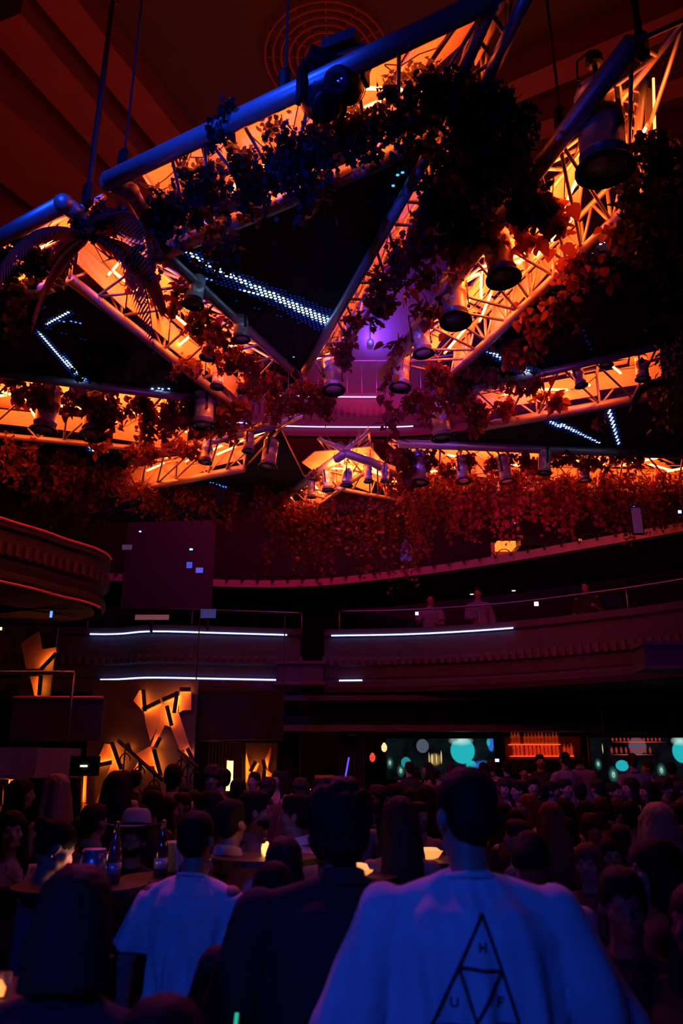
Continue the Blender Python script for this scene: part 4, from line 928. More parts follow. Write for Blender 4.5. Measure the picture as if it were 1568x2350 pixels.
# back bar with bottles
Yb = 17.3
a, b = W(1170, 1775, Y=Yb), W(1340, 1688, Y=Yb)
bb = empty('back_bar', ((a.x+b.x)/2, Yb+.2, a.z), label='glowing red back bar with lit bottle shelves between the two bar screens', cat='bar shelf'); w, h = b.x-a.x, b.z-a.z
MB().box((0,.12,h/2), w,.05,h).build('back_panel', mat('bar_back_panel',(.12,.02,.015),.7), bb)
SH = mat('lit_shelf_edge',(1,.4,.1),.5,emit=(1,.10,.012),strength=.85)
zs = [W(1200,v,Y=Yb).z for v in (1708,1735,1741)]
for zz_, u0, u1 in ((zs[0],1172,1288),(zs[1],1174,1322)):
    x0, x1 = W(u0,1700,Y=Yb).x, W(u1,1700,Y=Yb).x; q = MB().box(((x0+x1)/2-bb.location.x, -.02, zz_-bb.location.z), x1-x0, .24, .02).build('shelf', SH, bb)
MB().box((0,-.4,.12),w+.2,.5,.3).build('counter', BLACK, bb)
area('red_bar_light', (bb.location.x,17.2,zs[1]+.12), (bb.location.x,17.6,zs[0]), (1,.07,.02), 1.2, 1.6, .06)
BOT = mat('glowing_amber_glass',(.5,.12,.05),.15,0,coat=.5,emit=(1,.09,.01),strength=.16)  # weak emission puts the shelf light into the glass
def make_bottle():
    r = empty('liquor_bottle'); MB().lathe([(.03,0),(.034,.01),(.034,.15),(.028,.185),(.012,.205),(.012,.26)],10).build('glass_body',BOT,r,True)
    MB().lathe([(.015,.258),(.015,.285)],8).build('cap',BLACK,r); MB().lathe([(.0346,.04),(.0346,.12)],10,caps=False).build('paper_label',mat('bottle_label',(.7,.4,.25),.7),r); return r
BT0 = make_bottle(); first = True
for row, zz_, us in (('upper', zs[0], [1177,1184,1192,1207,1215,1223,1231,1239,1247,1256,1264,1272,1280]), ('lower', zs[1], [1180,1189,1198,1209,1218,1227,1236,1245,1254,1262,1272,1280,1296,1304,1312])):
    for u in us:
        p = W(u,1720,Y=Yb+.16); o = BT0 if first else dup(BT0); first = False; o.location = (p.x, Yb+.16, zz_+.01); s = random.uniform(.85,1.1); o.scale=(1,1,s)
        tag(o, 'amber-lit liquor bottle standing on the %s shelf of the back bar' % row, 'bottle', 'bottles on the %s back bar shelf' % row)
ba = W(850,1800,Y=16.4); r = empty('bar_counter', (3.6, 16.3, 0), label='long black bar counter in front of the screens', cat='bar counter')
MB().box((0,0,.55),7.4,.5,1.1).build('counter_front', WALLM, r); MB().box((0,-.05,1.12),7.6,.7,.05).build('counter_top', mat('counter_top_gloss',(.05,.04,.045),.2), r)
# small dim lit bits left of the screens
for (u,v,lab,col,st) in [(855,1738,'small red lantern left of the wide bar screen',(1,.06,.04),.9),(882,1715,'small warm wall lamp beside the wide bar screen',(1,.55,.25),1.5)]:
    r = empty('wall_lantern', W(u,v,Y=17), label=lab, cat='lantern'); MB().lathe([(.02,-.09),(.055,-.05),(.06,.02),(.02,.09)],10).build('glass',mat('lantern_%d'%u,col,.4,emit=col,strength=st),r,True); MB().tube([(0,0,.08),(0,0,.2)],.01,5).build('hook',BLACK,r)

# ---------------------------------------------------------------- tables, bottles and glasses in the crowd
AMB = mat('amber_glow', (1,.5,.15), .4, emit=(1,.3,.05), strength=3.2)
GLS = mat('clear_glass', (.9,.85,.9), .05, 0, trans=.9)
CLOTHW = mat('dark_table_top', (.015,.01,.012), .5)
def high_table(p, label, r=.3):
    t = empty('bar_table', (p.x, p.y, 0), label=label, cat='table'); h = p.z
    MB().lathe([(r,h-.03),(r,h)],24).build('table_top',CLOTHW,t); MB().lathe([(.03,.03),(.03,h-.03)],10).build('pedestal',BLACK,t); MB().lathe([(.22,0),(.22,.02),(.03,.05)],20).build('foot',BLACK,t); return t
def place(nm, p, label, cat, parts):
    r = empty(nm, p, label=label, cat=cat)
    for n_, prof, m in parts: MB().lathe(prof, 16).build(n_, m, r, True)
    return r
tp = W(822,2010,Y=4.3); high_table(tp, 'small dark table with a lit glass dish and a bottle, behind the curly-haired figure', .2)
place('glass_dish', tp+Vector((0,0,.0)), 'glass dish of glowing amber ice on the small table', 'dish', [('bowl',[(.03,0),(.05,.004),(.075,.02),(.08,.03)],GLS),('glowing_ice',[(.05,.012),(.058,.03),(.045,.055),(.02,.06)],mat('ice_glow',(1,.6,.25),.4,emit=(1,.36,.1),strength=1.3,noise=.6,nscale=60))])
bp_ = W(829,2112,Y=3.95); place('table_bottle', bp_, 'red-lit bottle with a flame-like glow in its neck, below the glass dish', 'bottle', [('glass_body',[(.035,-.1),(.042,0),(.042,.08),(.02,.13),(.015,.15)],mat('glowing_red_glass',(.5,.1,.1),.15,emit=(.6,.03,.02),strength=.12)),('glowing_neck',[(.012,.14),(.018,.17),(.012,.205),(.004,.215)],AMB)])  # red light on the bottle is put in as weak glass emission
pole = MB().tube([Vector((bp_.x,bp_.y,0)), bp_-Vector((0,0,.1))], .03, 8); tag(pole.build('bottle_stand', BLACK), 'thin black stand holding the red-lit bottle', 'stand')
tp = W(985,1972,Y=5.2); high_table(tp, 'dark table with a lit bowl just left of the big sweatshirt wearer', .28)
place('lit_bowl', tp, 'amber lit bowl on the dark table left of the sweatshirt wearer', 'bowl', [('bowl',[(.03,0),(.06,.01),(.09,.05)],GLS),('glowing_fill',[(.05,.02),(.08,.045),(.05,.065)],mat('ice_glow'))])
tp = W(612,1965,Y=4.4); high_table(tp, 'dark table with a bright amber light between the two talking men', .28)
place('table_lamp', tp, 'bright amber candle lamp between the two talking men', 'candle', [('glass_cup',[(.02,0),(.028,.01),(.03,.06)],GLS),('flame_glow',[(.012,.012),(.02,.03),(.016,.05),(.004,.07)],mat('hot_amber_glow',(1,.6,.2),.4,emit=(1,.33,.07),strength=5))])
o = bpy.data.lights.new('candle_light','POINT'); o.color=(1,.25,.05); o.energy=.3; o.shadow_soft_size=.03; q = bpy.data.objects.new('candle_light',o); COL.objects.link(q); q.location = tp+Vector((0,-.02,.18))
tp = W(400,2010,Y=4.3); high_table(tp, 'bottle service table between the hat wearer and the white T-shirt', .26)
BG = mat('dark_bottle_glass',(.05,.02,.03),.08,0,coat=.8)
def champ(p, label, m=BG, s=1.0, tilt=0):
    r = place('champagne_bottle', p, label, 'bottle', [('glass_body',[(.036,0),(.043,.01),(.043,.15),(.03,.21),(.016,.26),(.014,.31)],m),('foil_neck',[(.0155,.27),(.017,.29),(.016,.325),(.008,.33)],GOLD),('front_label',[(.0436,.05),(.0436,.11)],mat('silver_label',(.7,.65,.7),.3,.5))]); r.scale=(s,)*3; r.rotation_euler=(0,tilt,0); return r
champ(tp+Vector((-.06,-.05,0)), 'dark champagne bottle with pale glints at the left of the service table', s=.8)
champ(tp+Vector((.05,.0,0)), 'dark champagne bottle leaning at the right of the service table', tilt=.2, s=.8)
place('ice_bucket', tp+Vector((-.02,.14,0)), 'silver ice bucket behind the bottles on the service table', 'bucket', [('pail',[(.05,0),(.06,.02),(.075,.14),(.078,.145)],CHROME),('rim',[(.076,.14),(.082,.146),(.076,.15)],CHROME)])
tp2 = W(185,2030,Y=3.9); high_table(tp2, 'dark table with a violet-lit bucket beside the bare-shouldered woman', .3)
place('ice_bucket', tp2+Vector((.05,0,0)), 'rounded violet-lit ice bucket beside the bare-shouldered woman', 'bucket', [('pail',[(.03,0),(.05,.01),(.06,.09),(.05,.14)],mat('violet_pail',(.5,.45,.6),.3,.7)),('rim',[(.05,.14),(.055,.145),(.05,.15)],CHROME)])
champ(tp2+Vector((.13,.05,0)), 'tall red bottle with ringed glints beside the hat wearer', mat('red_glass',(.3,.05,.06),.1,coat=.8), .8)
place('tumbler', tp+Vector((.16,-.08,0)), 'clear tumbler at the right edge of the service table', 'glass', [('glass_wall',[(.028,0),(.035,.1)],GLS)])
place('candle_holder', W(-2,2272,Y=2.4), 'small amber candle in a glass at the lower left frame edge', 'candle', [('glass_cup',[(.025,-.03),(.03,.04)],GLS),('flame_glow',[(.008,-.01),(.011,.005),(.003,.02)],mat('low_candle',(1,.5,.2),.4,emit=(1,.25,.05),strength=2.5))])
t3 = W(6,2290,Y=2.4); high_table(Vector((t3.x,t3.y,t3.z)), 'low dark table under the amber candle at the lower left edge', .25)
rp_ = mat('green_glow_stick',(.1,1,.6),.4,emit=(.05,.9,.45),strength=.5)
tag(MB().tube([W(541,2352,Y=2.6),W(544,2325,Y=2.6)],.006,6).build('glow_stick',rp_),'short green glow stick at the bottom edge beside the white T-shirt','glow stick')
# ================================================================ people
SKIN = mat('skin', (.32, .19, .15), .55, noise=.08, nscale=8)
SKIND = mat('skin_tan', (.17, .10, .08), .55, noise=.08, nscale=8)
EYEM = mat('eye_surface', (.05, .04, .04), .2); LIPM = mat('lips', (.35, .10, .10), .45)
HAIRK = mat('black_hair', (.010, .008, .009), .7, spec=.15); HAIRB = mat('brown_hair', (.03, .016, .014), .65, spec=.2); HAIRR = mat('auburn_hair', (.12, .04, .03), .6, spec=.2); HAIRY = mat('blond_hair', (.5, .34, .26), .55)
def cloth(name, c, r=.85): return mat(name, c, r, noise=.15, nscale=30)
TMP = []
def rcone(mb, a, b, ra, rb, n=12, flat=1.0, side=None):
    """tapered limb between a and b with rounded ends; flat squashes it across 'side'"""
    a, b = Vector(a), Vector(b); d = (b-a); L = d.length; d.normalize()
    x = Vector(side).normalized() if side is not None else d.cross(Vector((0, 1, 0)) if abs(d.y) < .9 else Vector((1, 0, 0))).normalized()
    x = (x-d*x.dot(d)).normalized(); y = d.cross(x); rings = []
    def R(c, r): return np.array([c+(x*math.cos(t)*flat+y*math.sin(t))*r for t in [2*PI*k/n for k in range(n)]])
    for s in (-.95, -.7, -.35): rings.append(R(a+d*ra*s, ra*math.sqrt(1-s*s)))
    for t in (0, .33, .67, 1): rings.append(R(a+d*L*t, ra+(rb-ra)*t))
    for s in (.35, .7, .95): rings.append(R(b+d*rb*s, rb*math.sqrt(1-s*s)))
    mb.ring(rings)
def loft(mb, rows, n=20, power=2.3):
    """rows: (cx, cy, z, rx, ry) superellipse rings"""
    rings = []
    for cx, cy, z, rx, ry in rows:
        P = []
        for k in range(n):
            t = 2*PI*k/n; c, s = math.cos(t), math.sin(t)
            P.append((cx+rx*math.copysign(abs(c)**(2/power), c), cy+ry*math.copysign(abs(s)**(2/power), s), z))
        rings.append(np.array(P))
    mb.ring(rings)
def remesh(mb, voxel, name, m, smooth=4, fn=None, sf=.5):
    me = mb.mesh('tmp'); bm = bmesh.new(); bm.from_mesh(me); bmesh.ops.recalc_face_normals(bm, faces=bm.faces); bm.to_mesh(me); bm.free()
    o = bpy.data.objects.new('tmp', me); COL.objects.link(o)
    r = o.modifiers.new('r', 'REMESH'); r.mode = 'VOXEL'; r.voxel_size = voxel
    s = o.modifiers.new('s', 'SMOOTH'); s.iterations = smooth; s.factor = sf
    dg = bpy.context.evaluated_depsgraph_get(); ev = o.evaluated_get(dg); out = bpy.data.meshes.new_from_object(ev, depsgraph=dg); out.name = name
    bpy.data.objects.remove(o); bpy.data.meshes.remove(me)
    out.materials.clear(); out.materials.append(m)
    if fn is not None:
        n = len(out.vertices); co = np.empty(n*3); no = np.empty(n*3); out.vertices.foreach_get('co', co); out.vertices.foreach_get('normal', no)
        co = co.reshape(-1, 3); no = no.reshape(-1, 3); co = co+no*fn(co)[:, None]; out.vertices.foreach_set('co', co.ravel()); out.update()
    out.polygons.foreach_set('use_smooth', [True]*len(out.polygons)); return out
def folds(A=.006, seed=0, kx=26):
    r = np.random.RandomState(seed); p = r.uniform(0, 6, 6)
    def f(c):
        x, y, z = c.T; th = np.arctan2(y, x)*.17+x
        g = np.sin(kx*th+5*np.sin(3.1*z+p[0])+p[1])*.5+np.sin(kx*1.9*th-6*z+3*np.sin(7*z+p[2])+p[3])*.3+np.sin(13*z+9*th+p[4]+2*np.sin(11*x))*.35
        return A*g*np.clip((1.42-z)*3.2, .2, 1)
    return f
def strands(A, k, seed=0):
    r = np.random.RandomState(seed); p = r.uniform(0, 6, 4)
    return lambda c: A*(np.sin(np.arctan2(c[:,1], c[:,0])*k+3*np.sin(c[:,2]*9+p[0])+p[1])*.6+np.sin(np.arctan2(c[:,1], c[:,0])*k*2.3+p[2]+4*c[:,2])*.4)
def curls(A, s, seed=0):
    p = np.random.RandomState(seed).uniform(0, 6, 6)
    return lambda c: A*(np.sin(c[:,0]*s+p[0]+2*np.sin(c[:,2]*s*.7+p[3]))*np.sin(c[:,1]*s*1.1+p[1]+2*np.sin(c[:,0]*s*.6))+np.sin(c[:,2]*s*1.2+p[2]+2*np.sin(c[:,1]*s*.8+p[4]))*.6)

def hand(mb, w, d, palmn, s, curl=.35, right=True, grip=0):
    """palm, five unequal bent fingers and a thumb that leaves the side of the palm"""
    d = Vector(d).normalized(); nrm = Vector(palmn); nrm = (nrm-d*nrm.dot(d)).normalized(); sd = d.cross(nrm)*(1 if right else -1)
    w = Vector(w); c0 = w+d*.012; c1 = w+d*.078
    for q in (-.024, -.008, .008, .024): rcone(mb, c0+sd*q*.75, c1+sd*q*1.15, .0135*s, .0115*s, 8)
    curl = max(curl, grip)
    for i, (q, L) in enumerate(((.0315,.062), (.0105,.072), (-.0105,.067), (-.0315,.052))):
        a = c1+sd*q; ang = curl*(.75+.12*i); d1 = (d*math.cos(ang)+nrm*math.sin(ang)+sd*q*2.2).normalized(); b = a+d1*L*.5
        d2 = (d*math.cos(ang*2.1)+nrm*math.sin(ang*2.1)).normalized(); c = b+d2*L*.32; d3 = (d*math.cos(ang*2.9)+nrm*math.sin(ang*2.9)).normalized(); e = c+d3*L*.2
        rcone(mb, a-d*.008, b, .0088*s, .008*s, 8); rcone(mb, b, c, .008*s, .0074*s, 8); rcone(mb, c, e, .0074*s, .0065*s, 8)
    a = c0+sd*.026+d*.004; t1 = a+(sd*.75+d*.62+nrm*.35).normalized()*.036; t2 = t1+(d*.85+sd*.25+nrm*.5).normalized()*.028
    rcone(mb, a, t1, .013*s, .0105*s, 8); rcone(mb, t1, t2, .0105*s, .0085*s, 8)

def human(name, loc, yaw, H, label, top=('tshirt', None), bottom=None, hair=('short', None), female=False, arms=None, head=(0, 0, 0), lean=0, skin=None, voxel=.012, vh=None, fold=.006, seed=0, group=None, bulk=1.0, beard=False, cat='person', shoes=True, shoulder=None):
    """a standing figure facing local +Y; all lengths for a height of 1.75 then scaled"""
    skin = skin or SKIN; root = empty(name, loc, yaw, label=label, cat=cat, group=group); k = H/1.75; root.scale = (k, k, k)
    sw = shoulder or (.168 if female else .195); b = bulk; rot = Matrix.Rotation(-lean, 4, 'X'); piv = Vector((0, 0, .98))
    def T(p): p = Vector(p); return piv+rot.to_3x3()@(p-piv) if p.z > .98 else p
    def bend(mb): mb.v = [np.array([tuple(T(p)) for p in v]) for v in mb.v]; return mb
    waist = .118 if female else .145; hip = .17 if female else .158; ch = .145 if female else .172
    arms = arms or ('down', 'down'); J = {}
    for sgn, st in ((-1, arms[0]), (1, arms[1])):
        sh = Vector((sgn*sw, -.005, 1.40))
        if st == 'down': el = sh+Vector((sgn*.075, -.02, -.285)); wr = el+Vector((sgn*.01, .05, -.25)); pn = (-sgn, .2, 0)
        elif st == 'bent': el = sh+Vector((sgn*.07, .03, -.27)); wr = el+Vector((-sgn*.06, .22, .05)); pn = (-sgn*.8, 0, .5)
        elif st == 'front': el = sh+Vector((sgn*.03, .08, -.27)); wr = el+Vector((-sgn*.12, .20, -.04)); pn = (-sgn*.5, -.3, .6)
        elif st == 'up': el = sh+Vector((sgn*.10, .16, .12)); wr = el+Vector((-sgn*.02, .04, .25)); pn = (0, .6, 0)
        elif st == 'mouth': el = sh+Vector((sgn*.06, .12, -.23)); wr = el+Vector((-sgn*.17, .06, .19)); pn = (-sgn*.3, -1, .2)
        else: el = sh+Vector(st[0]); wr = el+Vector(st[1]); pn = st[2]
        J[sgn] = (sh, el, wr, pn)
    # --- body, one continuous surface
    mb = MB()
    loft(mb, [(0,0,.84,.15,.105),(0,-.01,.92,hip,.115),(0,0,1.06,waist,.098),(0,0,1.18,waist+.012,.10),(0,.0,1.29,ch,.108),(0,-.005,1.37,ch+.012,.10),(0,-.01,1.43,.13,.075),(0,-.01,1.475,.07,.055)])
    if female:
        for s in (-1, 1): mb.ell((s*.062, .085, 1.285), (.055, .05, .055))
    rcone(mb, (-sw*.9,-.01,1.40), (sw*.9,-.01,1.40), .046, .046)
    for s in (-1, 1): rcone(mb, (0, -.015, 1.48), (s*sw*.8, -.012, 1.405), .04, .04)
    rcone(mb, (0,-.012,1.42), (0,.008,1.56), .058 if not female else .048, .054 if not female else .046)
    for sgn in (-1, 1):
        sh, el, wr, pn = J[sgn]; f = .88 if female else 1
        rcone(mb, sh, el, .056*f*b, .042*f*b); rcone(mb, el, wr, .041*f*b, .027*f); hand(mb, wr, wr-el, pn, 1*f, right=sgn > 0)
        hp = Vector((sgn*.088, 0, .89)); kn = Vector((sgn*.10, .02, .49)); an = Vector((sgn*.105, -.02, .09))
        rcone(mb, hp, kn, .085, .055); rcone(mb, kn, an, .054, .036); mb.ell((kn.x, -.02, .37), (.052, .055, .10))
        rcone(mb, (an.x, -.05, .05), (an.x+sgn*.02, .15, .03), .038, .03)
    hb = MB(); hc = (0, .012, 1.655)
    hb.ell((0, -.002, 1.672), (.073, .094, .088)); hb.ell((0, .032, 1.612), (.058, .064, .072)); rcone(hb, (-.03, .04, 1.572), (.03, .04, 1.572), .03, .03); hb.ell((0, .072, 1.560), (.026, .022, .02))
    rcone(hb, (0, .088, 1.652), (0, .108, 1.622), .009, .014); hb.ell((0, .096, 1.617), (.018, .012, .009))
    rcone(hb, (-.034, .082, 1.668), (.034, .082, 1.668), .011, .011); hb.ell((0, .088, 1.592), (.024, .010, .006)); hb.ell((0, .086, 1.583), (.020, .010, .006))
    for s in (-1, 1):
        hb.ell((s*.076, .0, 1.632), (.011, .020, .032)); hb.ell((s*.045, .058, 1.62), (.022, .025, .022)); hb.ell((s*.031, .080, 1.648), (.014, .011, .009))
    pit, yw, rl = head; HR = Matrix.Rotation(yw, 4, 'Z')@Matrix.Rotation(pit, 4, 'X')@Matrix.Rotation(rl, 4, 'Y'); hp_ = Vector((0, 0, 1.565))
    def HT(v): return np.array([tuple(hp_+HR.to_3x3()@(Vector(p)-hp_)) for p in v])
    hb.v = [HT(v) for v in hb.v]
    for v in hb.v: mb.v.append(v)
    base = mb.n
    for f in hb.f: mb.f.append([i+base for i in f])
    mb.n += hb.n; bend(mb)
    me = remesh(mb, voxel, 'body', skin, 3, sf=.45)
    me.materials.append(EYEM); me.materials.append(LIPM)
    pts = [T(tuple(hp_+HR.to_3x3()@(Vector(q)-hp_))) for q in ((-.031,.088,1.648), (.031,.088,1.648), (0,.096,1.588))]
    for pg_ in me.polygons:
        c = pg_.center
        if (c-pts[0]).length < .0085 or (c-pts[1]).length < .0085: pg_.material_index = 1
        elif (c-pts[2]).length < .021 and abs((c-pts[2]).z) < .012: pg_.material_index = 2
    link('body', me, root)
    # --- clothes
    tv = max(voxel, .011); kind, tm = top; mb = MB()
    e = {'tshirt': .018, 'shirt': .02, 'sweater': .045, 'jacket': .05, 'strapless': .006, 'tank': .008, 'dress': .01}[kind]
    if kind in ('tshirt', 'shirt', 'sweater', 'jacket'):
        zb_ = {'tshirt': .82, 'shirt': .84, 'sweater': .80, 'jacket': .78}[kind]; h2 = hip+e+.012
        loft(mb, [(0,-.005,zb_,h2+.012,.125+e),(0,-.005,.95,h2+.006,.122+e),(0,0,1.06,waist+e+.03,.112+e),(0,0,1.18,waist+e+.036,.112+e),(0,0,1.29,ch+e+.01,.112+e),(0,-.005,1.36,ch+e+.004,.104+e),(0,-.01,1.42,ch-.03+e,.085+e*.7),(0,-.012,1.462,.10+e*.3,.066),(0,-.012,1.485,.072,.058)], 24)
        rcone(mb, (-sw,-.008,1.395), (sw,-.008,1.395), .05+e*.25, .05+e*.25)
        for s in (-1, 1): rcone(mb, (0, -.015, 1.472), (s*sw*.9, -.01, 1.402), .038+e*.35, .046+e*.3)
        for sgn in (-1, 1):
            sh, el, wr, pn = J[sgn]
            if kind == 'tshirt':
                d = (el-sh); q = sh+d*.82; x = d.normalized().cross(Vector((0,1,0))).normalized(); y = d.normalized().cross(x); rr = []
                for t, r in ((0,.062),(.3,.074),(.6,.078),(.82,.082)):
                    rr.append(np.array([sh+d*t+(x*math.cos(a)+y*math.sin(a))*(r+e*.3)*b for a in [2*PI*k_/14 for k_ in range(14)]]))
                mb.ring(rr)
            else:
                rcone(mb, sh, el, (.056+e*.28)*b, (.052+e*.6)*b); rcone(mb, el, wr, (.05+e*.55)*b, (.036+e*.35)*b); mb.ell(el, ((.052+e*.6)*b,)*3)
    else:
        zt = 1.335; zb_ = .60 if kind == 'dress' else (.9)
        rows = [(0,-.005,zb_,hip+.05,.15)] if kind == 'dress' else [(0,-.005,zb_,hip+.012,.125)]
        rows += [(0,-.005,.95,hip+.012,.125),(0,0,1.06,waist+.014,.11),(0,0,1.18,waist+.026,.113),(0,.012,1.28,ch+.012,.128),(0,.004,zt,ch+.010,.112)]
        loft(mb, rows, 22)
        if kind != 'strapless':
            for s in (-1, 1): mb.tube([(s*.09,.10,1.31),(s*.105,.05,1.42),(s*.105,-.02,1.465),(s*.10,-.085,1.40),(s*.09,-.105,1.31)], .008 if kind != 'tank' else .012, 6)
    bend(mb); f_ = folds(fold, seed)
    link({'tshirt': 'tshirt', 'shirt': 'shirt', 'sweater': 'sweatshirt', 'jacket': 'jacket', 'strapless': 'strapless_top', 'tank': 'top', 'dress': 'dress'}[kind], remesh(mb, tv, 'top', tm, 3, f_), root)
    if kind in ('tshirt', 'sweater'):   # ribbed collar
        cb = MB(); cb.tube([(.066*math.cos(t), -.012+.062*math.sin(t), 1.487-.016*math.sin(t)) for t in [2*PI*q/20 for q in range(20)]], .009, 6, True); bend(cb); cb.build('collar', tm, root, True)
    if kind in ('shirt', 'jacket'):
        cb = MB(); R1 = [np.array([(r*math.cos(t), -.012+r*.95*math.sin(t), z-.014*math.sin(t)) for t in [2*PI*q/20 for q in range(20)]]) for r, z in ((.068,1.475),(.064,1.525),(.074,1.52),(.085,1.475))]
        cb.ring(R1, False, False); bend(cb); cb.build('collar', tm, root, True)
    # trousers and shoes
    bm_ = bottom or cloth('dark_trousers', (.02,.02,.028)); mb = MB()
    if kind == 'dress' or bottom == 'none': pass
    else:
        loft(mb, [(0,-.005,.80,hip+.008,.118),(0,-.005,.90,hip+.010,.122),(0,0,1.0,waist+.02,.108)], 20)
        for s in (-1, 1): rcone(mb, (s*.088,0,.86), (s*.10,.015,.48), .093, .07); rcone(mb, (s*.10,.015,.48), (s*.105,-.01,.10), .068, .056)
        link('trousers', remesh(mb, max(.016, voxel), 'trousers', bm_, 3, folds(.004, seed+3)), root)
    for s in (-1, 1):
        sb = MB(); rcone(sb, (s*.105, -.055, .048), (s*.125, .16, .042), .048, .043, 12); sb.v = [np.array([(x, y, max(z, .004)) for x, y, z in v]) for v in sb.v]; sb.build('shoe', BLACK, root, True)
    # --- hair
    hk, hm = hair; mb = MB(); vh = vh or max(.009, voxel); fn = None
    if hk in ('short', 'crop'):
        mb.ell((0,-.012,1.688), (.083,.104,.086)); mb.ell((0,-.045,1.632), (.074,.068,.066)); fn = strands(.0025, 50, seed)
        for s in (-1, 1): mb.ell((s*.072,.012,1.662), (.012,.022,.035))
        if hk == 'short': mb.ell((0,.03,1.735), (.062,.062,.034))
    elif hk == 'curly':
        mb.ell((0,-.012,1.70), (.108,.122,.108)); mb.ell((0,-.055,1.63), (.10,.08,.085)); fn = curls(.008, 75, seed)
    elif hk in ('long', 'straight'):
        mb.ell((0,-.012,1.688), (.086,.106,.088)); zl = 1.16 if hk == 'long' else 1.02; w = .112 if hk == 'long' else .10
        loft(mb, [(0,-.035,1.70,.075,.075),(0,-.045,1.62,.094,.078),(0,-.065,1.52,w,.068),(0,-.085,1.42,w+.012,.062),(0,-.105,1.30,w+.006,.05),(0,-.11,zl+.06,w-.02,.036),(0,-.11,zl,w-.05,.02)], 24)
        for s in (-1, 1): rcone(mb, (s*.078,.01,1.69), (s*.098,.02,1.46), .022, .034); rcone(mb, (s*.098,.02,1.46), (s*.10,.06,1.30), .034, .016)
        fn = strands(.004, 60, seed)
    elif hk == 'bob':
        mb.ell((0,-.012,1.688), (.090,.108,.090)); loft(mb, [(0,-.03,1.70,.085,.08),(0,-.04,1.60,.10,.082),(0,-.045,1.50,.105,.08)], 24); fn = strands(.004, 60, seed)
    elif hk == 'bun':
        mb.ell((0,-.012,1.686), (.083,.104,.086)); mb.ell((0,-.05,1.64), (.072,.062,.06)); mb.ell((0,-.115,1.70), (.042,.042,.042)); fn = strands(.003, 50, seed)
    if beard:
        bb_ = MB(); loft(bb_, [(0,.045,1.545,.042,.045),(0,.046,1.57,.062,.052),(0,.046,1.60,.064,.046)], 18); bb_.v = [HT(v) for v in bb_.v]; bend(bb_); link('beard', remesh(bb_, .008, 'beard', hm, 2), root)
    mb.v = [HT(v) for v in mb.v]; bend(mb); link('hair', remesh(mb, vh, 'hair', hm, 3, fn), root)
    root['T'] = 0; del root['T']
    return root, T, HT

def at(u, Y, v=1790): return Vector((W(u, v, Y=Y).x, Y, 0))
def tall(v, Y): return W(784, v, Y=Y).z      # height of a head whose crown shows at pixel row v
def faceto(p, deg): return math.radians(deg)
WHITE = cloth('white_cotton', (.78,.76,.76)); OFFW = cloth('pale_sweatshirt_fleece', (.66,.65,.68)); BLK = cloth('black_fabric', (.012,.012,.014)); NAVY = cloth('navy_jacket_fabric', (.012,.013,.018)); GREY = cloth('grey_shirt_fabric', (.16,.15,.17)); DENIM = cloth('denim', (.10,.11,.17)); PINK = cloth('light_shirt_fabric', (.5,.42,.45)); MAROON = cloth('dark_maroon_fabric', (.10,.02,.03))

# --- the wearer of the triangle sweatshirt
Y0 = 2.40; H0 = tall(1778, Y0-.02)
r0, T0, HT0 = human('person', at(1082, Y0, 2100), math.radians(-4), H0, 'tall person seen from behind in a pale sweatshirt with a triangle emblem, right of centre', ('sweater', OFFW), DENIM, ('short', HAIRK), arms=(((-.12,-.02,-.27),(-.03,.03,-.25),(1,0,0)), ((.12,-.02,-.27),(.03,.03,-.25),(-1,0,0))), head=(-.12, .28, .06), voxel=.008, fold=.034, seed=11, shoulder=.225, bulk=1.12)
bpy.context.view_layer.update()
shirt = [c for c in r0.children if c.name.startswith('sweatshirt')][0]
MW = r0.matrix_basis; inv = MW.inverted()
bvh = BVHTree.FromPolygons([v.co.copy() for v in shirt.data.vertices], [tuple(p.vertices) for p in shirt.data.polygons])
camo = inv@Vector((0, 0, CAMZ))
def onshirt(u, v):
    p = inv@W(u, v, Y=Y0); d = Vector((0, 1, 0)); h = bvh.ray_cast(Vector((p.x, -1.2, p.z)), d)   # dropped straight onto the back of the shirt
    return (h[0]-Vector((0, .003, 0))) if h[0] else None
def uvfix(u, v):  # the back of the shirt is nearer than the body axis
    k = (Y0-.18)/Y0; return 784+(u-784)*k, 1790+(v-1790)*k+4
def stroke(pts, w, name='emblem_line'):
    mb = MB(); prev = None; L = []
    for (a, b) in zip(pts, pts[1:]):
        n = max(2, int(math.hypot(b[0]-a[0], b[1]-a[1])/6)); L += [(a[0]+(b[0]-a[0])*k/n, a[1]+(b[1]-a[1])*k/n) for k in range(n+1)]
    q = [onshirt(*uvfix(*p)) for p in L]; q = [p for p in q if p is not None]
    if len(q) > 1: mb.tube(q, w, 6)
    return mb
INK = mat('black_print_ink', (.008,.008,.01), .7)
em = MB()
def addm(a): 
    if a.f: em.add(np.vstack(a.v), a.f)
w_ = .0042
for seg in ([(1120,2098),(1064,2220),(1002,2352),(1203,2352)], [(1120,2098),(1165,2228),(1205,2352)], [(1066,2219),(1165,2228)], [(1066,2222),(1086,2285),(1106,2346)], [(1164,2230),(1106,2346)]): addm(stroke(seg, w_))
em.build('triangle_emblem', INK, r0)
for nm, segs in (('letter_h', [[(1112,2160),(1113,2182)],[(1126,2160),(1126,2183)],[(1112,2171),(1126,2171)]]), ('letter_u', [[(1046,2286),(1046,2302),(1050,2308),(1058,2308),(1062,2302),(1062,2287)]]), ('letter_f', [[(1156,2288),(1156,2310)],[(1156,2288),(1169,2289)],[(1156,2298),(1167,2299)]])):
    em = MB(); [addm(stroke(s, .0024)) for s in segs]; em.build(nm, INK, r0)

